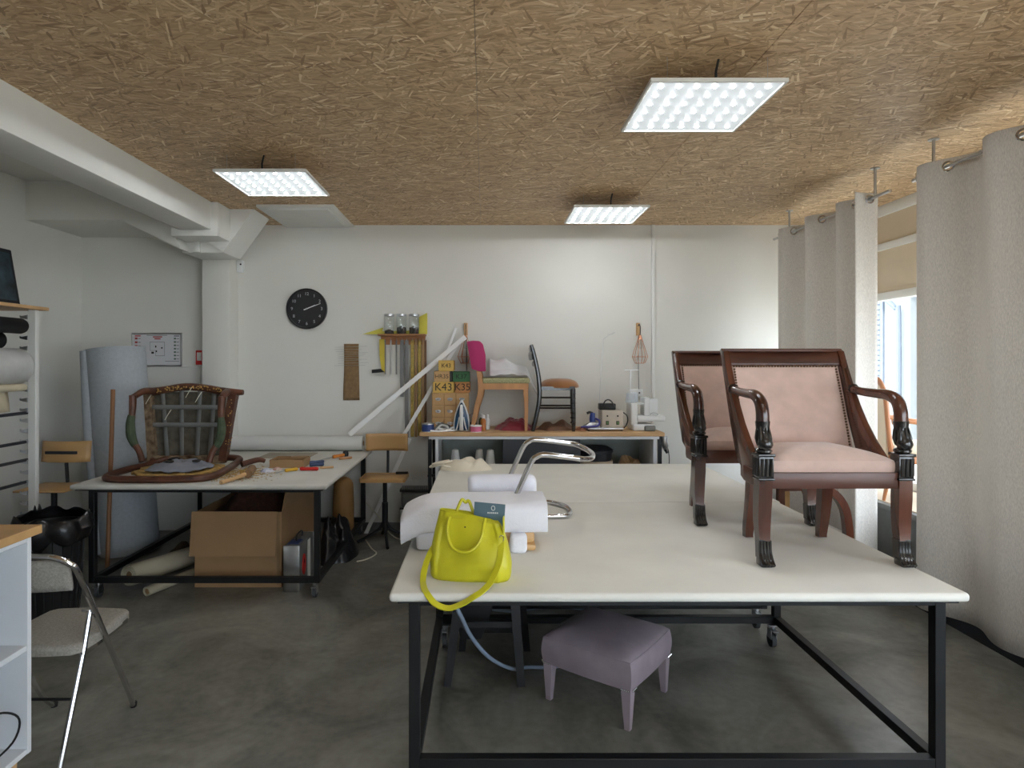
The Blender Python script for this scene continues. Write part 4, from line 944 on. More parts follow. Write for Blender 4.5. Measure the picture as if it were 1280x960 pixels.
# ------------------------------------------------------------------ back bench
BZ = 1.02; BY0 = 5.53
bt = thing('work_bench', 'long light wood bench against the back wall', 'bench', (.5, 5.8, 0))
B().box(-.58, 1.595, BY0, BACK-.01, BZ-.034, BZ, .003, 1).out('bench_top', M_beech, bt, True)
B().box(-.50, 1.55, BY0+.012, BY0+.03, BZ-.06, BZ-.034).out('white_apron', M_melam, bt, True)
for x in (-.49, 1.56):
    for y in (BY0+.04, BACK-.05): B().box(x-.016, x+.016, y-.016, y+.016, 0, BZ-.034).out('leg', M_black, bt, True)
B().box(1.50, 1.525, BY0+.02, BACK-.03, .10, BZ-.034).out('side_panel', M_melam, bt, True)
B().box(-.44, -.415, BY0+.02, BACK-.03, .10, BZ-.034).out('side_panel', M_melam, bt, True)
B().box(-.415, 1.5, BY0+.03, BACK-.03, .60, .62).box(-.415, 1.5, BY0+.03, BACK-.03, .1, .12).out('shelf', M_melam, bt, True)
B().box(-.415, 1.5, BACK-.03, BACK-.02, .1, BZ-.034).out('back_panel', mat('grey_green_panel', C(150, 160, 155), .5), bt, True)
B().box(.16, .85, BY0+.02, BY0+.04, .62, BZ-.062, .002, 1).out('dark_door', M_dark, bt, True)
for k, (x, y) in enumerate(((-.27, 5.72), (-.05, 5.75), (.05, 5.7))):
    b = thing('thread_cone', ['white thread cone at left under the bench', 'grey-white thread cone in the middle under the bench', 'cream thread cone beside the dark door under bench'][k], 'thread cone', (x, y, .62), 0, 'thread cones under the bench')
    B().lathe([(.055, .01), (.052, .03), (.03, .22), (.012, .23)], n=16).out('thread', [M_plastic_w, M_canvas2, M_canvas][k], b); B().lathe([(.06, 0), (.06, .01)], n=16).out('base', M_plastic_b, b)
b = thing('storage_tub', 'dark blue round tub under right half of the bench', 'tub', (1.03, 5.80, .62))
B().lathe([(.13, 0), (.15, .19), (.16, .195), (.16, .215), (.11, .245), (0, .25)], n=24).out('tub', M_dark, b); B().lathe([(.154, .06), (.156, .12)], n=24).out('label_band', M_beige, b)
heap('leather_offcut', 'tan leather offcuts piled under right end of the bench', 'leather', (1.33, 5.75, .62), .13, .12, .2, mat('tan_scrap', C(160, 130, 95), .7), 8.2)
hd = thing('heat_gun', 'grey heat gun hanging from the right end of bench', 'heat gun', (1.59, 5.60, .86))
B().tube([(1.60, 5.56, .985), (1.605, 5.56, .90), (1.61, 5.56, .87)], [.028, .03, .018], 12).out('body', M_zinc, hd, True)
B().cyl((1.605, 5.56, .875), (1.625, 5.56, .835), .016, .011, 10).out('nozzle', M_plastic_b, hd, True)
B().tube([(1.60, 5.58, .98), (1.66, 5.62, .8), (1.65, 5.64, .5), (1.64, 5.65, .02)], .004, 6, sub=5).out('cord', M_plastic_b, hd, True)

# items on the bench
Yb = 5.86
dc = thing('drawer_cabinet', 'small wooden cabinet of nine drawers on the back bench', 'cabinet', (sx(563.5, Yb), Yb, BZ))
cw, chh = .34, sz(491, Yb-.1)-BZ
B().box(-cw/2, cw/2, -.09, .11, 0, chh, .003, 1).out('body', M_oak, dc)
for i in range(3):
    for j in range(3):
        x = -cw/2+.008+i*(cw-.012)/3; z = .006+j*(chh-.008)/3
        d = B().box(x, x+(cw-.012)/3-.006, -.102, -.09, z, z+(chh-.008)/3-.006, .002, 1).out('drawer', M_oak, dc)
        cx_ = x+(cw-.012)/6-.003; cz_ = z+(chh-.008)/6
        B().tube([(cx_-.022, -.104, cz_+.008), (cx_-.018, -.112, cz_-.006), (cx_, -.115, cz_-.012), (cx_+.018, -.112, cz_-.006), (cx_+.022, -.104, cz_+.008)], .004, 6, sub=3).ball((cx_, -.108, cz_+.004), .012, (1.6, .4, .8), 8, 6).out('cup_pull', M_zinc, d)
M_yply = mat('yellow_ply', C(214, 176, 92), .6, var=.08); M_gcard = mat('green_card', C(62, 110, 72), .7)
def lbox(name, label, u0, u1, v0, v1, m, s, size, dy=0, z0=None):
    z0 = BZ+chh if z0 is None else z0; y = Yb-.09+dy; h = (v1-v0)*y/FPX
    t = thing(name, label, 'box', (sx((u0+u1)/2, y), y+.08, z0)); hw = (u1-u0)*y/FPX/2
    B().box(-hw, hw, -.08, .1, 0, h, .003, 1).out('body', m, t)
    if s: text(s, size, 'lettering', M_ink, t, Matrix.Translation((0, -.0808, h/2)) @ FACE, .0006)
    return z0+h
z1 = lbox('wooden_box', 'yellow plywood box lettered K43 in large letters above the drawers', 541, 567.5, 477, 490.5, M_yply, 'K43', .10)
lbox('wooden_box', 'orange-brown wooden box lettered K35 above the drawers', 568.5, 587.5, 477, 490.5, mat('orange_ply', C(196, 138, 84), .6), 'K35', .09)
z2 = lbox('wooden_box', 'tan wooden box lettered HR35 in the middle of the stack', 542.5, 562, 463, 476.5, M_oak, 'HR35', .055, 0, z1)
lbox('cardboard_box', 'green box lettered K37 beside the HR35 box', 566, 587, 463.5, 476.5, M_gcard, 'K37', .062, 0, z1)
lbox('wooden_box', 'topmost tan wooden box lettered K43 in small letters', 548, 567.5, 449, 462.5, M_yply, 'K43', .055, 0, z2)
tag(B().box(sx(562.6, Yb), sx(565.4, Yb), Yb-.08, Yb+.05, z1, z1+.1).out('gap_shade_block', M_plastic_b), 'black block standing in for the shaded gap between HR35 box and green box', 'block')  # shade of the gap between the boxes, built as a black solid
# iron standing on its heel
ir = thing('clothes_iron', 'blue and white clothes iron standing upright on the bench', 'iron', (sx(577, 5.66), 5.66, BZ))
def irp(s_, k=1): 
    return [(-.076*k, .0), (.076*k, .0), (.075*k, .07), (.062*k, .15), (.038*k, .22), (.012*k, .275), (0, .285), (-.012*k, .275), (-.038*k, .22), (-.062*k, .15), (-.075*k, .07)]
B().prism(irp(1), 'y', .0, .02, .003).out('sole_plate', M_plastic_w, ir)
B().prism([(x*.82, .012+z*.88) for x, z in irp(1)], 'y', -.035, .0, .006).out('blue_body', mat('iron_blue', C(28, 66, 100), .25), ir)
B().tube([(0, -.035, .235), (0, -.065, .20), (0, -.075, .12), (0, -.06, .04), (0, -.035, .02)], [.012, .016, .017, .018, .02], 10, sub=4).out('handle', M_plastic_w, ir)
B().lathe([(.02, 0), (.02, .012), (.012, .016)], n=14, M=Matrix.Translation((0, -.035, .165)) @ Matrix.Rotation(PI/2, 4, 'X')).out('dial', M_grey, ir)
for s_ in (-1, 1): B().tube([(s_*.02, -.04, .13), (s_*.035, -.042, .05), (s_*.05, -.04, .008)], .006, 6, sub=3).out('white_trim', M_plastic_w, ir)
def tin(name, label, u, r, h, mb, ml, y=5.62, dz=0):
    t = thing(name, label, 'tin', (sx(u, y), y, BZ+dz))
    B().lathe([(r, .004), (r, h-.008)], n=20).out('wrap', mb, t); B().lathe([(r*1.03, 0), (r*1.03, .005)], n=20).out('bottom_rim', ml, t); B().lathe([(r*1.03, h-.01), (r*1.03, h), (r*.92, h), (r*.9, h-.004)], n=20).out('lid_rim', ml, t)
tin('paint_tin', 'blue tin can at left end of the bench', 535, .055, .075, M_blue, M_zinc)
tin('paint_tin', 'pink ribbon tin in front of the raw wood chair', 595, .052, .06, mat('pink_paper', C(205, 105, 140), .5), M_plastic_w, 5.60)
for i, (u, y, m) in enumerate(((604, 5.74, mat('amber_bottle', C(190, 120, 60), .3)), (609, 5.80, M_plastic_w), (602, 5.84, mat('green_bottle', C(60, 90, 60), .3)))):
    t = thing('bottle', ['small amber glue bottle near the pink tin', 'white plastic bottle behind the amber one', 'small dark green bottle behind raw wood chair leg'][i], 'bottle', (sx(u, y), y, BZ))
    B().lathe([(.024, 0), (.025, .01), (.025, .09), (.012, .11)], n=14).out('body', m, t); B().lathe([(.014, .108), (.013, .138), (0, .14)], n=10).out('cap', M_plastic_w, t)
t = thing('glass_jar', 'clear glass jar on bench between iron and raw wood chair', 'jar', (sx(590, 5.84), 5.84, BZ))
B().lathe([(.045, 0), (.048, .01), (.048, .11), (.04, .125)], n=18).out('glass', M_jar, t); B().lathe([(.043, .122), (.043, .14), (0, .142)], n=18).out('lid', M_zinc, t); B().lathe([(.042, .004), (.042, .06), (0, .065)], n=14).out('contents', M_ink, t)
tag(B().tube([(sx(545, 5.62), 5.62, BZ+.012), (sx(552, 5.7), 5.70, BZ+.05), (sx(560, 5.6), 5.6, BZ+.04), (sx(556, 5.65), 5.65, BZ+.02), (sx(548, 5.6), 5.6, BZ+.03), (sx(557, 5.58), 5.58, BZ+.012), (sx(566, 5.63), 5.63, BZ+.035), (sx(569, 5.64), 5.64, BZ+.012), (sx(550, 5.56), 5.56, BZ+.010), (sx(538, 5.56), 5.56, BZ+.012)], .009, 7, sub=6).out('cord', M_plastic_w), 'coiled white iron cord on the bench', 'cord')
heap('cable_tangle', 'tangle of grey cable on the bench left of the iron', 'cable', (sx(553, 5.75), 5.74, BZ), .09, .06, .075, M_grey, 1.9, fold=18)

# raw wood chair with pink back
rc = thing('raw_wood_chair', 'stripped raw wood chair with pink backrest standing on the bench', 'chair', (sx(628, 5.8), 5.8, BZ))
def q(u, v, y): return at(u, v, y)
for (y, o) in ((5.66, 0), (5.98, 2)):
    B().tube([q(597+o*2-5, 538 if not o else 531.5, y) if False else Vector((sx(590+o, y), y, BZ)), q(596+o, 507, y), q(601+o, 487, y), q(598+o, 462, y), q(592+o, 430, y)], [.018, .02, .024, .02, .016], 4, sub=3, up=(0, 1, 0)).out('back_leg', M_rawwood, rc, True)
    B().tube([Vector((sx(657.5+o*-1, y), y, BZ)), q(658, 510, y), q(657, 487, y)], [.012, .016, .022], 4, sub=3, up=(0, 1, 0)).out('front_leg', M_rawwood, rc, True)
    B().bar(q(601, 483, y), q(660, 483, y), .025, .055).out('side_rail', M_rawwood, rc, True)
B().bar(q(659, 483, 5.66), q(659, 483, 5.98), .025, .055).out('front_rail', M_rawwood, rc, True)
B().bar(q(601, 483, 5.66), q(601, 483, 5.98), .025, .055).out('rear_rail', M_rawwood, rc, True)
B().box(sx(603, 5.8), sx(661, 5.8), 5.645, 6.0, sz(479, 5.8), sz(472, 5.8), .015, 3).out('seat_pad', mat('flecked_seat', C(168, 165, 125), .95, var=.3, scale=90), rc, True)
bk_ = B()
bk_.prism([(sx(584, 5.82), sz(427.5, 5.82)), (sx(592, 5.82), sz(426.5, 5.82)), (sx(600, 5.82), sz(427, 5.82)), (sx(604, 5.82), sz(431, 5.82)), (sx(607, 5.82), sz(444, 5.82)), (sx(607.5, 5.82), sz(464, 5.82)), (sx(599, 5.82), sz(464, 5.82)), (sx(590, 5.82), sz(461, 5.82))], 'y', 5.63, 6.01, .012)
bk_.out('backrest', mat('magenta_cloth', C(178, 48, 104), .85, var=.08, sheen=.3), rc, True)
pp = B().grid(lambda u, v: Vector((sx(612, 5.9)+u*.5, 5.70+v*.30-.02*u, BZ+.505+.02*math.sin(u*5)*(.3+u)+.16*v*v*(1-.7*u)-max(0, u-.70)*.95+.03*mnoise.noise(Vector((u*5, v*4, 1))))), 28, 14).out('pattern_paper', mat('pattern_paper', C(226, 228, 230), .7, var=.02), None, solid=.0015)
tag(pp, 'sheet of white pattern paper draped over the raw wood chair seat', 'paper')

# black chair
bc = thing('black_chair', 'black turned wood chair with brown seat standing on the bench', 'chair', (sx(692, 5.8), 5.8, BZ))
for y in (5.64, 5.96):
    B().tube([Vector((sx(666, y), y, BZ)), q(671, 518, y), q(674.5, 495, y), q(673, 470, y), q(668, 445, y), q(664, 431, y)], [.017, .02, .021, .021, .019, .017], 10, sub=4).out('back_leg', M_ebony, bc, True)
    lp = B().tube([Vector((sx(717, y), y, BZ)), q(717, 530, y), q(716.5, 515, y), q(716, 500, y), q(716, 486, y)], [.015, .019, .024, .025, .026], 10, sub=3)
    for v_ in (492, 498, 504, 510, 516, 522, 528): p = q(716.3, v_, y); lp.lathe([(.02, -.008), (.029, 0), (.02, .008)], p, 12)
    lp.out('front_leg', M_ebony, bc, True)
    B().bar(q(674, 485.5, y), q(718, 485.5, y), .025, .035).out('side_rail', M_ebony, bc, True)
    for v_ in (497, 507, 510): B().cyl(q(674, v_, y), q(716, v_, y), .0085, n=8).out('stretcher', M_ebony, bc, True)
B().bar(q(717, 486, 5.64), q(717, 486, 5.96), .025, .035).out('front_rail', M_ebony, bc, True)
B().bar(q(674, 486, 5.64), q(674, 486, 5.96), .025, .035).out('rear_rail', M_ebony, bc, True)
B().tube([q(669, 455, 5.64), q(666, 455, 5.8), q(669, 455, 5.96)], [.02]*3, 8, sub=3, flat=(1.2, .5)).tube([q(664.5, 436, 5.64), q(662.5, 436, 5.8), q(664.5, 436, 5.96)], [.022]*3, 8, sub=3, flat=(1.4, .6)).tube([q(666, 444, 5.64), q(662, 445, 5.8), q(666, 444, 5.96)], [.028]*3, 8, sub=3, flat=(1.5, .45)).out('back_slat', M_ebony, bc, True)
B().grid(lambda u, v: Vector((sx(699, 5.8)+math.cos(u*2*PI)*.182*math.sin(v*PI)**.6, 5.8+math.sin(u*2*PI)*.19*math.sin(v*PI)**.6, sz(483.5, 5.8)+(.078*math.cos(v*PI) if v < .5 else .012*math.cos(v*PI)))), 32, 14, True).out('seat_cushion', mat('brown_velvet', C(150, 98, 52), .8, var=.12, sheen=.4), bc, True)
heap('red_fabric', 'crumpled dark red fabric heap on the bench', 'fabric', (sx(645, 5.8), 5.80, BZ), .19, .12, .105, M_redfab, 2.7, fold=9)
heap('brown_leather', 'crumpled brown leather piece under the black chair', 'leather', (sx(697, 5.78), 5.79, BZ), .20, .12, .085, M_brownfab, 5.9, fold=9)
heap('brown_leather', 'small tan-brown leather scrap right of the black chair', 'leather', (sx(727, 5.7), 5.72, BZ), .055, .06, .04, mat('tan_leather_scrap', C(150, 95, 66), .6), 1.1)

# steam station
sg = thing('steam_generator', 'beige steam iron generator box with two switches on the bench', 'appliance', (sx(760, 5.75), 5.78, BZ))
B().box(-.20, .125, -.12, .12, 0.008, .03, .004).out('base_tray', M_zinc, sg)
B().box(-.068, .125, -.1, .1, .03, .185, .006).out('housing', mat('beige_metal', C(196, 186, 172), .4), sg)
for x in (-.02, .075):
    s_ = B().box(x-.014, x+.014, -.106, -.1, .055, .09, .002).out('switch', M_plastic_b, sg); B().box(x-.009, x+.009, -.109, -.106, .06, .085, .002).out('rocker', mat('green_switch', C(90, 120, 70), .4), s_)
    B().lathe([(.008, 0), (.008, .006)], n=8, M=Matrix.Translation((x, -.1, .135)) @ Matrix.Rotation(PI/2, 4, 'X')).out('indicator', M_ink, sg)
B().box(-.08, .07, -.05, .05, .185, .245, .01).out('cord_holder', M_plastic_b, sg)
B().tube([(-.05, -.05, .23), (-.03, -.06, .27), (.0, -.06, .28), (.03, -.06, .26), (.05, -.05, .21)], .006, 8, sub=4).tube([(.125, 0, .17), (.17, -.02, .14), (.185, -.02, .09), (.165, -.03, .04), (.14, -.03, .012)], .005, 8, sub=4).out('cord', M_plastic_b, sg)
for x in (-.19, .11):
    for y in (-.1, .1): B().cyl((x, y, 0), (x, y, .01), .01, n=8).out('foot', M_plastic_b, sg)
si = thing('steam_iron', 'blue steam iron resting on the generator tray', 'iron', (sx(741, 5.72), 5.72, BZ+.031))
B().prism([(-.09, 0), (.05, 0), (.06, .012), (.04, .05), (-.03, .045), (-.08, .015)], 'y', -.035, .035, .004).out('sole', M_zinc, si)
B().tube([(.0, 0, .045), (-.005, 0, .08), (-.0, 0, .13)], [.03, .026, .022], 12, sub=3).out('handle', mat('iron_blue_handle', C(40, 64, 140), .35), si)
B().tube([(-.0, 0, .125), (-.03, 0, .135), (-.055, 0, .125)], .012, 8).out('trigger', M_plastic_b, si)
B().tube([(.02, -.03, .08), (.05, -.06, .06), (.03, -.09, .02), (-.05, -.10, .012), (-.1, -.09, .01), (-.12, -.08, .005)], .009, 8, sub=5).out('steam_hose', mat('violet_hose', C(60, 56, 130), .4), si)

# overlock sewing machine
sw = thing('overlock_machine', 'white overlock sewing machine at right end of the bench', 'sewing machine', (sx(806, 5.76), 5.78, BZ))
B().box(-.13, .06, -.12, .12, .0, .06, .012, 3).out('base', M_plastic_w, sw)
B().box(-.145, -.085, -.10, .1, .05, .25, .012, 3).out('column', M_plastic_w, sw)
B().box(-.09, .165, -.11, .1, .085, .135, .012, 3).out('arm', M_plastic_w, sw)
B().box(-.02, .03, -.08, .08, .135, .30, .01, 3).box(.03, .12, -.02, .08, .135, .285, .006).box(-.14, .02, -.06, .06, .235, .25, .004).out('head', M_plastic_w, sw)
B().box(-.03, .07, -.14, -.1, .0, .05, .012, 3).out('grey_foot_plate', M_grey, sw)
B().tube([(.03, -.09, .15), (.06, -.1, .165), (.1, -.1, .15), (.08, -.1, .142), (.05, -.1, .15)], .004, 6, sub=4).out('threading_arm', M_steel, sw)
for k, (x, y, rr) in enumerate(((-.135, -.02, .045), (-.085, .04, .04))):
    B().lathe([(rr, .255), (rr, .265), (rr*.93, .268), (rr*.8, .335), (rr*.3, .345), (0, .345)], (x, y, 0), 16).out('thread_cone', mat('pale_thread%d' % k, C(205, 212, 220), .7), sw)
B().cyl((-.11, .08, .25), (-.11, .08, .55), .003, n=6).cyl((-.16, .08, .55), (-.03, .08, .55), .003, n=6).out('thread_stand', M_zinc, sw)

# ------------------------------------------------------------------ things on the back wall
WY = BACK
ck = thing('wall_clock', 'round black wall clock with white numerals', 'clock', (sx(383.5, WY-.02), WY-.001, sz(386, WY-.02)))
RC = .198
Rx = Matrix.Rotation(PI/2, 4, 'X')
B().lathe([(RC, 0), (RC, .035), (RC-.006, .04), (RC-.016, .038), (RC-.018, .02)], n=48, M=Rx).out('rim', M_plastic_b, ck)
B().lathe([(RC-.015, .012), (RC-.015, .02), (0, .0205)], n=48, M=Rx).out('dial', mat('clock_face', C(34, 35, 38), .5), ck)
M_num = mat('numeral_white', C(180, 182, 186), .6)
for h in range(1, 13):
    a = PI/2-h*PI/6
    text(str(h), .042, 'numeral', M_num, ck, Matrix.Translation((math.cos(a)*.145, -.0215, math.sin(a)*.145)) @ FACE)
def hand(name, a, l0, l1, w_): 
    d = Vector((math.cos(a), 0, math.sin(a))); p = Vector((0, -.025, 0))
    B().tube([p-d*l0, p+d*l1], [w_, w_*.5], 4, flat=(.4, 1), up=(0, 1, 0)).out(name, mat('hand_white', C(225, 225, 228), .4) if w_ > .003 else M_num, ck)
hand('minute_hand', math.radians(21), .03, .145, .0042); hand('hour_hand', math.radians(24), .02, .09, .0045)
B().lathe([(.008, .02), (.008, .03), (0, .031)], n=12, M=Rx).out('hub', M_num, ck)

# evacuation plan
pl = thing('evacuation_plan', 'framed evacuation plan on the wall left of the pillar', 'sign', (sx(195.5, WY-.02), WY-.0005, sz(437, WY-.02)))
for a in ((-.245, .245, -.165, -.15), (-.245, .245, .15, .165), (-.245, -.23, -.15, .15), (.23, .245, -.15, .15)): B().box(a[0], a[1], -.018, 0, a[2], a[3], .003, 1).out('frame_bar', M_steel, pl)
B().box(-.23, .23, -.008, 0, -.15, .15).out('sheet', mat('plan_paper', C(214, 214, 218), .5, var=.02), pl)
M_pr = mat('print_red', C(170, 60, 56), .6); M_pg = mat('print_green', C(90, 110, 96), .6); M_pk = mat('print_grey', C(120, 122, 124), .6)
def mark(x0, x1, z0, z1, m, nm='print_mark'): B().box(x0, x1, -.0092, -.0082, z0, z1).out(nm, m, pl)
mark(-.215, -.16, .128, .14, M_pr)
for k in range(4): mark(-.215, -.19, .1-k*.037, .118-k*.037, M_pr if k < 3 else M_ink); mark(-.185, -.16, .105-k*.037, .112-k*.037, M_pk)
mark(.165, .215, .128, .138, M_pk)
for k in range(7): mark(.165, .185, .1-k*.033, .116-k*.033, M_pg); mark(.19, .215, .104-k*.033, .11-k*.033, M_pk)
mark(-.10, .10, .137, .143, M_pk); mark(-.04, .05, .118, .13, M_pr); mark(-.025, .035, .10, .112, M_pr)
for a in ((-.07, .075, .072, .076), (-.07, -.067, -.01, .075), (.072, .075, -.06, .075), (-.015, .075, -.062, -.058), (-.07, -.015, -.01, -.006), (-.015, -.012, -.06, -.01)): mark(*a, M_pk, 'plan_line')
for a in ((-.055, -.03, -.04, -.02), (-.018, -.006, .02, .04), (-.012, .0, -.025, -.008), (.04, .055, .01, .024)): mark(*a, M_ink)
mark(-.15, -.1, -.11, -.105, M_pk); mark(.08, .215, -.115, -.11, M_pk)
rb = thing('alarm_call_point', 'small red alarm call point beside the pillar', 'alarm', (sx(249, WY-.03)+.0, WY, sz(447, WY)))
B().box(-.035, .035, -.03, 0, -.07, .07, .004).out('housing', M_red, rb); B().box(-.022, .022, -.033, -.03, -.03, .05, .002).out('glass_face', M_white, rb)
tag(B().box(sx(226, WY), sx(247, WY), WY-.012, WY, sz(459.5, WY), sz(457, WY), .002, 1).box(sx(248.5, WY), sx(250, WY), WY-.012, WY, .9, sz(458, WY)).out('cable_duct', M_white), 'thin white cable duct running to the red alarm point', 'cable duct')
sn = thing('motion_sensor', 'small white motion sensor high beside the pillar', 'sensor', (sx(300, WY-.03), WY, sz(333, WY-.03)))
B().box(-.035, .035, -.045, 0, -.06, .06, .014, 3).out('housing', M_plastic_w, sn); B().ball((.012, -.046, .018), .009, n=8, m=6).out('eye', M_ink, sn)

# needle roll on the wall
nr = thing('needle_cloth', 'brown cloth strip with upholstery needles on the wall', 'cloth', (sx(439.5, WY), WY-.001, sz(465, WY)))
B().grid(lambda u, v: Vector(((-.075+u*.15)*(1+.06*math.cos(v*4)), -.006-.004*math.sin(v*9), -.275+v*.55)), 6, 16).out('strip', mat('jute', C(136, 110, 78), .9, var=.15, scale=30, bump=.2), nr, solid=.006)
random.seed(5)
for k in range(9): z = .24-k*.022+random.uniform(-.004, .004); B().tube([(-.12-random.random()*.05, -.012, z), (.1+random.random()*.07, -.014, z+random.uniform(-.012, .012))], .0018, 5).out('needle', M_steel, nr)

# ruler rack
x0, x1 = sx(473, 6.0), sx(532, 6.0); zs = sz(417.5, 6.0)
rr = thing('ruler_rack', 'wooden wall shelf with hooks for hanging rulers', 'shelf', ((x0+x1)/2, WY, zs))
B().box(x0, x1, 5.95, WY-.001, zs-.018, zs, .002, 1).out('shelf_board', mat('brown_shelf', C(158, 112, 72), .5, stretch=(.15, 1, 1)), rr, True)
B().box(x0+.01, x1-.01, WY-.02, WY-.001, zs-.10, zs-.018, .002, 1).out('back_board', mat('brown_board', C(172, 118, 76), .5, stretch=(.15, 1, 1)), rr, True)
M_alu = mat('aluminium', (.6, .6, .6), .35, .8); M_alud = mat('grey_ruler', C(130, 130, 130), .45, .5); M_rul = mat('wooden_ruler', C(162, 128, 88), .55, var=.15, stretch=(1, 1, .1)); M_ruld = mat('dark_ruler', C(112, 80, 50), .55, var=.15, stretch=(1, 1, .1)); M_tick = mat('ruler_yellow', C(176, 150, 74), .6, var=.3, scale=60)
rl = [(481.5, 1.5, 468, M_alud), (488.5, 1.8, 468, M_alu), (495.5, 1.8, 468, M_alud), (502.5, 4.5, 496, M_alud), (508.5, 4.6, 548, M_alud), (515.5, 4.2, 546, M_tick), (520, 3.2, 546, M_rul), (524.5, 4, 545, M_tick), (528.8, 3.2, 545, M_rul), (531.8, 2.6, 545, M_ruld)]
lab = ['thin steel ruler at the left of the ruler rack', 'pale aluminium rule, second from the left', 'thin grey rule, third from the left', 'wide grey metal rule of medium length', 'longest wide grey metal rule', 'yellow-marked wooden rule beside the long grey rule', 'plain wooden rule between two yellow-marked rules', 'yellow-marked wooden rule nearer the right', 'plain wooden rule, second from the right', 'dark wooden rule at the right end of rack']
for (u, wpx, vb, m), lb in zip(rl, lab):
    y = WY-.03; x = sx(u, y); hw = wpx*y/FPX/2; zt = zs-.035; zb = sz(vb, y)
    t = thing('ruler', lb, 'ruler', (x, y, zb), 0, 'rulers hanging on the rack')
    B().box(-hw, hw, -.003, .003, 0, zt-zb-.02, .001, 1).out('blade', m, t)
    B().tube([(0, -.006, zt-zb-.03), (0, -.012, zt-zb-.015), (0, .009, zt-zb-.005)], .002, 5).out('hook', M_zinc, t)
# yellow set square behind jars, yellow square hanging
ys_ = thing('set_square', 'large yellow set square standing on the ruler shelf', 'set square', (sx(495, 6.06), 6.06, zs))
y = 6.06
B().prism([(sx(453, y), zs+.001), (sx(534, y), zs+.001), (sx(534, y), sz(391, y)), (sx(524, y), sz(396, y)), (sx(524, y), sz(413, y)-.0), (sx(478, y), zs+.03), (sx(479, y), sz(409.5, y))], 'y', y, y+.008).out('triangle', mat('yellow_paint', C(206, 196, 72), .45), ys_, True)
yr = thing('yellow_square', 'yellow angle rule with black foot hanging left of the rulers', 'square', (sx(478, 6.05), 6.05, sz(445, 6.05)))
B().prism([(sx(474, 6.05), sz(424, 6.05)), (sx(480.5, 6.05), sz(424, 6.05)), (sx(480.8, 6.05), sz(466, 6.05)), (sx(477, 6.05), sz(463, 6.05)), (sx(474.5, 6.05), sz(445, 6.05))], 'y', 6.05, 6.06).out('blade', mat('yellow_paint_b', C(200, 180, 60), .45), yr, True)
B().prism([(sx(465, 6.05), sz(462, 6.05)), (sx(476, 6.05), sz(461, 6.05)), (sx(481, 6.05), sz(465, 6.05)), (sx(465, 6.05), sz(466.5, 6.05))], 'y', 6.035, 6.06).out('black_foot', M_plastic_b, yr, True)
for k, u in enumerate((486.5, 502, 517.5)):
    t = thing('glass_jar', ['left glass jar on the ruler shelf, nearly empty', 'middle glass jar on the ruler shelf', 'right glass jar on the ruler shelf'][k], 'jar', (sx(u, 6.0), 6.0, zs), 0, 'jars on the ruler shelf')
    B().lathe([(.046, 0), (.05, .008), (.05, .165), (.046, .172)], n=20).out('glass', M_jar, t)
    B().lathe([(.049, .17), (.049, .19), (0, .192)], n=20).out('lid', M_zinc, t)
    B().lathe([(.044, .004), (.044, .03+.03*(k > 0)), (.01, .045+.03*(k > 0)), (0, .045+.03*(k > 0))], n=14).disp(.006, 40, k, .004).out('tacks', M_ink, t)

# leaning poles
def pole(label, a, b, w_):
    t = B().bar(a, b, w_, w_*.7, (0, 1, 0)).out('white_pole', mat('pole_white_%d' % random.randint(0, 9999), C(246, 247, 247), .4, var=.01))
    return tag(t, label, 'pole', 'white profiles leaning on the wall')
pole('long white profile leaning diagonally across the ruler rack', at(437, 543, 5.93), at(582, 421, 5.93), .045)
pole('shorter white profile crossing the wooden rulers steeply', Vector((sx(497, 5.95)-.02, 5.92, sz(562, 5.95))), at(572, 430, 6.0), .034)
pole('thin pale profile tip behind the K43 box', at(545, 478, 6.06), at(570, 410, 6.06), .02)
pole('pale thin profile leaning low behind the swivel stool', at(455, 672, 6.0), at(512, 548, 6.05), .035)

# copper cage lamps
def cage_lamp(u, vt, label, cable_z):
    y = WY-.09
    t = thing('cage_lamp', label, 'lamp', (sx(u, y), WY, sz(vt, y)), 0, 'copper cage wall lamps')
    x = sx(u, y)
    B().box(x-.018, x+.018, WY-.02, WY, sz(vt+14, y), sz(vt-2, y), .004).out('wall_plate', M_beech, t, True)
    B().tube([(x, WY-.02, sz(vt+2, y)), (x, WY-.06, sz(vt, y)), (x+.002, y, sz(vt+4, y)), (x+.002, y, sz(vt+14, y))], .004, 6, sub=4).out('cord', M_plastic_b, t, True)
    zt, zm, zb = sz(vt+18, y), sz(vt+41, y), sz(vt+49, y)
    B().cyl((x, y, zt+.03), (x, y, zt-.01), .014, n=10).out('socket', M_copper, t, True)
    cg = B()
    for k in range(6):
        a = k*PI/3; b = (k+1)*PI/3
        p = lambda a, r, z: (x+math.cos(a)*r, y+math.sin(a)*r, z)
        cg.cyl(p(a, .012, zt+.02), p(a, .075, zm), .003, n=5).cyl(p(a, .075, zm), p(a, .045, zb), .003, n=5).cyl(p(a, .045, zb), p(b, .045, zb), .003, n=5).cyl(p(a, .075, zm), p(b, .075, zm), .003, n=5)
    cg.out('cage', M_copper, t, True)
    B().lathe([(.008, .05), (.014, .03), (.028, -.02), (.022, -.045), (0, -.055)], (x, y, zt-.05), 12).out('bulb', M_jar, t, True)
    B().tube([(x+.004, WY-.006, sz(vt+16, y)), (x+.006, WY-.008, sz(vt+60, y)), (x+.012, WY-.008, cable_z)], .003, 5, sub=3).out('wire', M_grey, t, True)
cage_lamp(800, 405, 'copper cage lamp on the wall above the sewing machine', sz(500, WY))
cage_lamp(582, 405, 'copper cage lamp beside the pink chair back', sz(430, WY))
sk = thing('wall_socket', 'double white wall socket above the sewing machine', 'socket', (sx(795, WY), WY, sz(491, WY)))
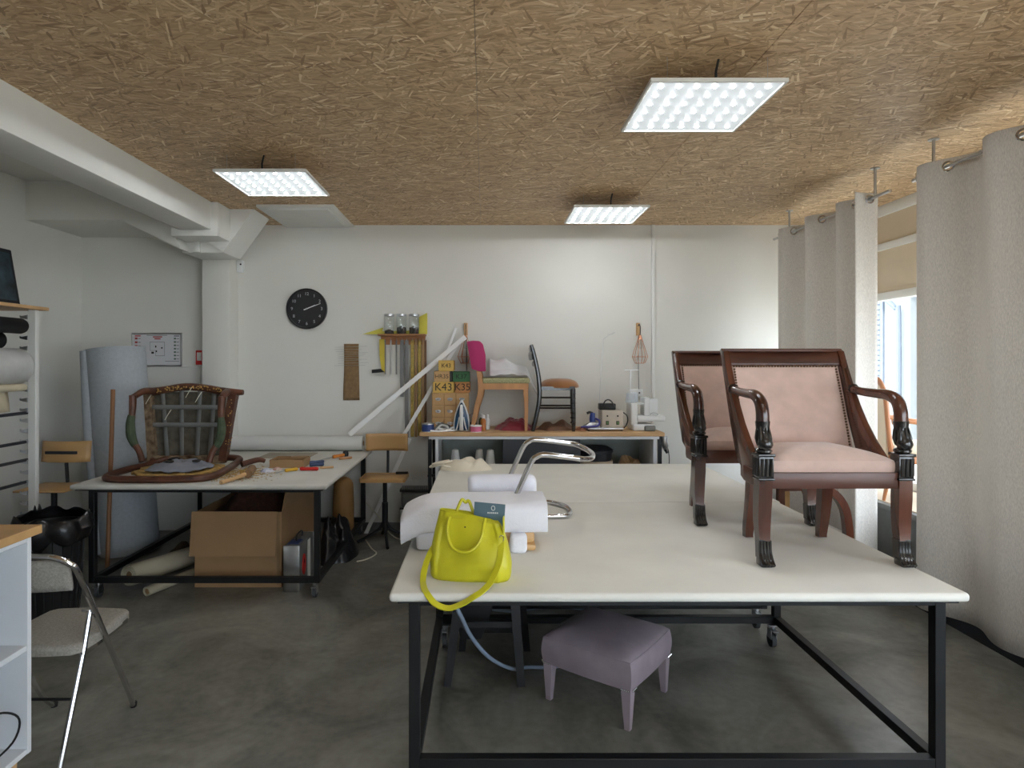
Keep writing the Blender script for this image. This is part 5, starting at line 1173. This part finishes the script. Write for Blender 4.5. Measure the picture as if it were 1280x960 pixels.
B().box(-.065, .065, -.012, 0, -.035, .035, .004).out('plate', M_plastic_w, sk)
for x in (-.035, .03): B().lathe([(.008, 0), (.008, .002)], n=8, M=Matrix.Translation((x, -.012, 0)) @ Matrix.Rotation(PI/2, 4, 'X')).out('hole', M_ink, sk)
tag(B().tube([at(769, 415, 6.07), at(755, 423, 6.07), at(754, 430, 6.08), at(751, 470, 6.085), at(749, 505, 6.085)], .002, 5, sub=3).tube([at(769, 415, 6.07), at(765, 418, 6.05), at(760, 418, 6.06)], .0015, 5).out('wire_hook', M_zinc), 'thin bent wire hanging on the bare wall', 'wire')

# ------------------------------------------------------------------ window ledge chair and floor chairs at right
lg = thing('bergere_chair', 'light wood armchair with cream oval back standing in the window', 'armchair', (2.99, 4.75, .627))
lg.scale = (.8, .8, 1.06)
M_cher = mat('cherry_wood', C(172, 112, 70), .4, var=.2, stretch=(1, 1, .15), coat=.3)
def arch(u): 
    a = PI*u; return Vector((-.24*math.cos(a), .02, .52+.32*math.sin(a)**.7))
pa = [Vector((-.2, -.04, .30)), Vector((-.235, 0, .45))]+[arch(.12+k*.76/8) for k in range(9)]+[Vector((.235, 0, .45)), Vector((.2, -.04, .30))]
RT = Matrix.Rotation(math.radians(80), 4, 'Z')
B().tube(pa, .022, 10, sub=3).M(RT).out('back_frame', M_cher, lg)
B().prism([(p.x*.93, .30+(p.z-.30)*.95) for p in pa], 'y', -.02, .02, .008).M(RT).out('back_pad', M_beige, lg)
B().box(-.25, .25, -.5, -.02, .26, .31, .01).M(RT).out('seat_frame', M_cher, lg)
B().box(-.24, .24, -.49, -.03, .31, .39, .03, 3).M(RT).out('seat_cushion', M_beige, lg)
for s_ in (-1, 1):
    B().tube([(s_*.235, -.02, .55), (s_*.27, -.15, .56), (s_*.28, -.3, .54), (s_*.275, -.36, .5), (s_*.26, -.33, .40), (s_*.25, -.34, .3)], .02, 10, sub=4).M(RT).out('arm', M_cher, lg)
    B().tube([(s_*.23, -.47, .28), (s_*.23, -.48, .12), (s_*.225, -.48, 0)], [.025, .02, .014], 8).M(RT).out('front_leg', M_cher, lg)
    B().tube([(s_*.2, -.03, .28), (s_*.2, .0, .12), (s_*.2, .03, 0)], [.025, .02, .014], 8).M(RT).out('rear_leg', M_cher, lg)
fl = thing('curved_arm_chair', 'dark wood armchair with curved arm on the floor behind table corner', 'armchair', (2.32, 4.62, 0))
fl.scale = (1, 1, .965)
for s_ in (-1, 1):
    B().tube([(-.25, s_*.25, .80), (-.05, s_*.25, .80), (.10, s_*.25, .77), (.19, s_*.25, .66), (.22, s_*.25, .5), (.22, s_*.25, .40)], .026, 4, sub=5, up=(0, 1, 0)).out('arm', M_mahog, fl)
    B().tube([(.22, s_*.25, .40), (.225, s_*.25, .2), (.24, s_*.25, 0)], [.026, .024, .018], 4, up=(0, 1, 0)).out('front_leg', M_mahog, fl)
    B().tube([(-.25, s_*.25, .86), (-.25, s_*.25, .4), (-.29, s_*.25, 0)], [.02, .026, .02], 4, up=(0, 1, 0)).out('rear_leg', M_mahog, fl)
B().box(-.25, .24, -.24, .24, .36, .41, .006).out('seat_frame', M_mahog, fl)
B().box(-.23, .22, -.23, .23, .41, .47, .02, 3).out('seat_cushion', M_canvas2, fl)
B().box(-.265, -.235, -.23, .23, .50, .86, .01).out('back_pad', M_canvas2, fl)
cm = thing('wooden_bracket', 'light wooden clamp post standing behind the armchairs near the curtain', 'clamp', (2.45, 5.1, 0))
B().box(-.03, .03, -.03, .03, 0, .78, .004).box(-.1, .1, -.1, .1, 0, .03, .004).out('post', M_oak, cm)
B().cyl((-.06, -.02, .70), (.11, -.02, .70), .012, n=8).cyl((.10, -.06, .70), (.10, .02, .70), .01, n=8).out('screw', M_dark, cm)
